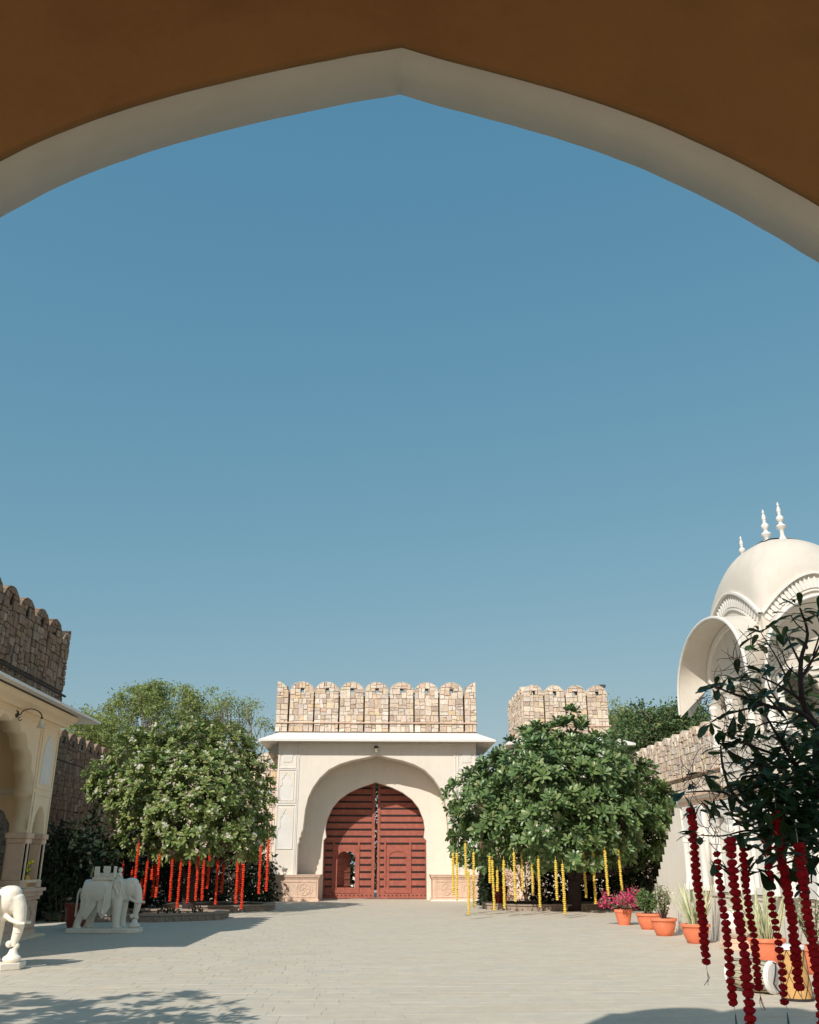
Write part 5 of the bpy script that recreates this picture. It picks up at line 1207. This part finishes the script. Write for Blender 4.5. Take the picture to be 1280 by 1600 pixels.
br([(1290, 1260, 7.6), (1240, 1190, 7.6), (1215, 1150, 7.5), (1198, 1120, 7.5)], .035, .010); br([(1240, 1190, 7.6), (1200, 1175, 7.5), (1160, 1160, 7.4), (1145, 1150, 7.3)], .02, .008); br([(1225, 1200, 7.5), (1185, 1195, 7.4), (1150, 1180, 7.3), (1135, 1170, 7.3)], .016, .007)
br([(1290, 1330, 7.5), (1240, 1290, 7.5), (1175, 1265, 7.3), (1145, 1240, 7.2), (1130, 1200, 7.2), (1126, 1165, 7.2)], .032, .009); br([(1165, 1258, 7.3), (1135, 1240, 7.3), (1110, 1236, 7.3), (1072, 1238, 7.4)], .014, .006)
br([(1200, 1275, 7.4), (1165, 1292, 7.3), (1140, 1272, 7.2)], .014, .007); br([(1200, 1300, 7.4), (1165, 1298, 7.3), (1130, 1306, 7.2), (1095, 1305, 7.2)], .012, .005); br([(1250, 1320, 7.3), (1210, 1325, 7.2), (1185, 1340, 7.2)], .014, .007)
br([(1290, 1330, 7.5), (1270, 1360, 7.4), (1268, 1380, 7.3)], .014, .007); br([(1260, 1340, 7.4), (1215, 1352, 7.2), (1200, 1360, 7.2)], .012, .006); br([(1290, 1200, 7.8), (1260, 1190, 7.9), (1230, 1170, 8.0)], .02, .008)
br([(1258, 1110, 7.7), (1232, 1130, 7.6), (1205, 1128, 7.5), (1182, 1135, 7.4)], .016, .006); br([(1225, 1108, 7.5), (1205, 1080, 7.4), (1196, 1050, 7.4)], .012, .005); br([(1252, 1060, 7.6), (1230, 1040, 7.6), (1222, 1015, 7.6)], .012, .005)
br([(1270, 1025, 7.6), (1282, 985, 7.5), (1276, 960, 7.5)], .011, .006); br([(1262, 990, 7.6), (1245, 975, 7.6), (1236, 962, 7.6)], .009, .006); br([(1240, 1190, 7.6), (1222, 1160, 7.5), (1232, 1130, 7.5)], .014, .007)
b.build('trunk', M['darkbark'], NT, True, fix=False)
# bare flower stalks: fine curling twigs
for (cx, cy, n_, sp_, Y_) in ((1150, 1050, 26, 42, 7.3), (1185, 1010, 14, 32, 7.7), (1125, 1090, 18, 38, 7.3), (1150, 1130, 26, 45, 7.3), (1200, 1140, 20, 40, 7.4), (1120, 1265, 20, 42, 7.2), (1085, 1225, 16, 26, 7.4), (1240, 1030, 14, 34, 7.6), (1105, 1300, 14, 34, 7.2), (1175, 1190, 22, 40, 7.4), (1150, 1200, 16, 34, 7.3), (1255, 1345, 10, 30, 7.3)):
    for k in range(n_):
        p = A(cx+rr.gauss(0, sp_*.35), cy+rr.gauss(0, sp_*.35), Y_+rr.uniform(-.25, .25)); q = rr.uniform(0, 6.28); L_ = rr.uniform(.08, .22); d = Vector((cos(q), rr.uniform(-.6, .6), sin(q)*.8)).normalized(); s_ = d.cross(Vector((rr.uniform(-1, 1), rr.uniform(-1, 1), rr.uniform(-1, 1)))).normalized()
        tw_.tube([p+d*L_*sin(t_*1.6)+s_*L_*(1-cos(t_*1.9))*.6 for t_ in (0, .2, .4, .6, .8, 1)], [.0034, .003, .0026, .0024, .002, .0016], 4, False)
tw_.build('flower_stalks', M['twig'], NT, fix=False, kind='stuff')
# leaves: hanging and spreading, the nearest as single leaves
lv = [leaf_faces(.18, .064, c_, f_) for c_, f_ in ((.1, .2), (.25, .3), (-.08, .15), (.4, .25))]; lvm = [newmesh('leaf', v, f, M['leafN']) for v, f in lv]
spots = []
for (cx, cy, sx, sy, n_, Y_) in ((1258, 1085, 16, 22, 46, 9.4), (1262, 1150, 16, 20, 36, 9.3), (1232, 1120, 14, 12, 14, 9.4), (1268, 1040, 10, 16, 12, 9.5)):
    for k in range(n_): spots.append((A(cx+rr.gauss(0, sx*.6), cy+rr.gauss(0, sy*.6), Y_+rr.uniform(-.2, .2)), Vector((rr.uniform(-1, 1), rr.uniform(-1, 1), rr.uniform(0, 1))).normalized(), 1.15))
for (P, d) in tips:
    for k in range(rr.randint(5, 8)): spots.append((P+Vector((rr.gauss(0, .02), rr.gauss(0, .02), rr.gauss(0, .02))), d, .9))
for (cx, cy, sx, sy, n_, Y_) in ((1243, 1228, 36, 44, 230, 7.5), (1212, 1288, 46, 32, 200, 7.4), (1262, 1285, 28, 44, 170, 7.5), (1260, 1165, 30, 26, 70, 7.8), (1185, 1215, 34, 34, 90, 7.4), (1190, 1085, 14, 10, 22, 7.4), (1150, 1062, 10, 8, 12, 7.3), (1195, 1225, 24, 24, 36, 7.4), (1180, 1150, 24, 16, 16, 7.5), (1248, 1065, 22, 26, 12, 7.9), (1225, 1335, 26, 12, 18, 7.3), (1270, 1120, 14, 30, 26, 8.2), (1160, 1245, 16, 20, 12, 7.3), (1275, 1230, 10, 60, 90, 7.9)):
    for k in range(n_):
        spots.append((A(cx+rr.gauss(0, sx*.6), cy+rr.gauss(0, sy*.6), Y_+rr.uniform(-.5, .45)), Vector((rr.uniform(-1, 1), rr.uniform(-1, 1), rr.uniform(-.2, 1))).normalized(), 1.0))
for (cx, cy, n_, Y_) in ((1103, 1208, 7, 7.4), (1098, 1252, 7, 7.3), (1120, 1340, 4, 7.2), (1110, 1345, 3, 7.2), (1180, 1010, 8, 8.7), (1222, 1000, 7, 8.7), (1185, 1355, 5, 7.2), (1235, 1355, 4, 7.2), (1250, 1350, 3, 7.2), (1150, 1115, 5, 7.3)):
    for k in range(n_): spots.append((A(cx+rr.gauss(0, 5), cy+rr.gauss(0, 5), Y_), Vector((rr.uniform(-.6, .6), rr.uniform(-.6, .6), (.9 if cy < 1050 else -.7))).normalized(), 1.05))
bb = Big(); off = NT.location
for i, (p, d, s_) in enumerate(spots):
    q = rr.uniform(0, 6.28); dirn = (d*.6+Vector((cos(q), sin(q)*.8, rr.uniform(-.75, .35)))).normalized(); up_ = Vector((rr.uniform(-.5, .5), rr.uniform(-.7, .3), 1)); y_ = up_.cross(dirn).normalized(); z_ = dirn.cross(y_)
    m4 = Matrix((dirn, y_, z_)).transposed().to_4x4(); m4 = m4 @ Matrix.Diagonal((s_*rr.uniform(.7, 1.2),)*3).to_4x4(); m4.translation = p; k = rr.randrange(4)
    if i % 6 == 0 or i > len(spots)-56 or 108 < i < 190:
            o = link('leaf', lvm[k], NT); m4.translation = p-off; o.matrix_local = m4; continue
    bb.put(*lv[k], [m4])
bb.build('foliage', M['leafN'], NT)
# crimson garlands: every flower a part
rr = random.Random(9)
fl_m = []
for k in range(5):
    bm = bmesh.new(); bmesh.ops.create_icosphere(bm, subdivisions=3, radius=1)
    for v in bm.verts:
        d = v.co.normalized(); q = noise.noise(d*4.2+Vector((k*7, 0, 0)))*.26+noise.noise(d*11+Vector((k*3, 5, 0)))*.16; v.co = d*(1+q); v.co.z *= .74
    me = bpy.data.meshes.new('flower'); bm.to_mesh(me); bm.free(); me.materials.append(M['crimson']); fl_m.append(me)
near = [(1078, 1262, 1518, 7.35, .033, .044, 'leftmost crimson garland, hanging apart at the left of the near tree'), (1120, 1330, 1578, 7.2, .030, .047, 'thin crimson garland with wide gaps near its top, second from left'),
        (1140, 1308, 1640, 7.0, .036, .050, 'longest crimson garland, running past the bottom edge of the photo'), (1158, 1312, 1556, 7.15, .029, .042, 'crimson garland ending in frayed threads right of the longest one'),
        (1199, 1348, 1576, 7.15, .026, .047, 'thinnest crimson garland with separate flowers and a green tail'), (1213, 1268, 1552, 7.1, .036, .046, 'thick crimson garland hanging in front of the standing drum'),
        (1247, 1318, 1625, 6.95, .036, .047, 'crimson garland at the right edge of the photo topped by a bright bloom'), (1193, 1290, 1338, 7.6, .032, .045, 'short crimson garland end half hidden in the dark leaves')]
for gi, (x, y0, y1, Y_, r_, stp, lab) in enumerate(near):
    a, c = A(x, y0, Y_), A(x, y0, Y_); 
    # depth fixed, bottom height from the photograph
    lo, hi = -1.0, a.z
    for _ in range(40):
        m_ = (lo+hi)/2
        if to_px((a.x, a.y, m_))[1] > y1: lo = m_
        else: hi = m_
    L = a.z-lo; t = thing('crimson_garland', a, lab, 'garland', 'crimson garlands hanging from the near tree'); n_ = int(L/stp)
    sb = MB(); sb.tube([a+Vector((0, 0, .14)), a+Vector((0, 0, -L-.03))], .0022, 4)
    e = a+Vector((0, 0, -L))
    if gi in (0, 3): 
        for q in range(5): sb.tube([e, e+Vector((rr.uniform(-.02, .02), 0, -.04)), e+Vector((rr.uniform(-.035, .035), rr.uniform(-.02, .02), -.09))], .0018, 3)
    sb.build('thread', M['thread'] if gi not in (3,) else M['crimson'], t)
    if gi in (1, 4): tb = MB(); tb.lathe([(.002, 0), (.006, -.03), (.009, -.07), (.003, -.10)], e+Vector((0, 0, -.02)), 6); tb.build('tail', M['greentail'], t)
    sway = rr.uniform(0, 6)
    for k in range(n_):
        q = k/n_; s_ = r_*1.08*rr.uniform(.88, 1.1)*(.92 if gi == 1 and q < .35 else 1)
        o = link('flower', fl_m[rr.randrange(5)], t, (.006*sin(q*9+sway)+rr.uniform(-.003, .003), rr.uniform(-.004, .004), -stp*(k+.5)+rr.uniform(-.003, .003))); o.scale = (s_, s_, s_*rr.uniform(.9, 1.1)); o.rotation_euler = (rr.uniform(-.3, .3), rr.uniform(-.3, .3), rr.uniform(0, 6.28))
# tree to the left of the porch, out of frame: its shade falls on the paving at lower left
SL = [((-5.6, 7.4, 2.9), 1.0), ((-4.6, 7.8, 3.1), .9), ((-6.6, 8.0, 3.1), 1.1), ((-5.6, 8.3, 3.7), .9), ((-7.4, 8.4, 3.3), 1.0), ((-4.1, 7.0, 2.9), .65), ((-6.4, 6.7, 3.2), 1.0), ((-5.3, 6.5, 3.1), .9)]
frangipani('side_tree', 'leafy tree beside the porch on the left, casting the dappled shade', (-5.8, 8.0, 0), SL, M['leafR'], .26, .10, 42, 12, 0, None, 11, .14)
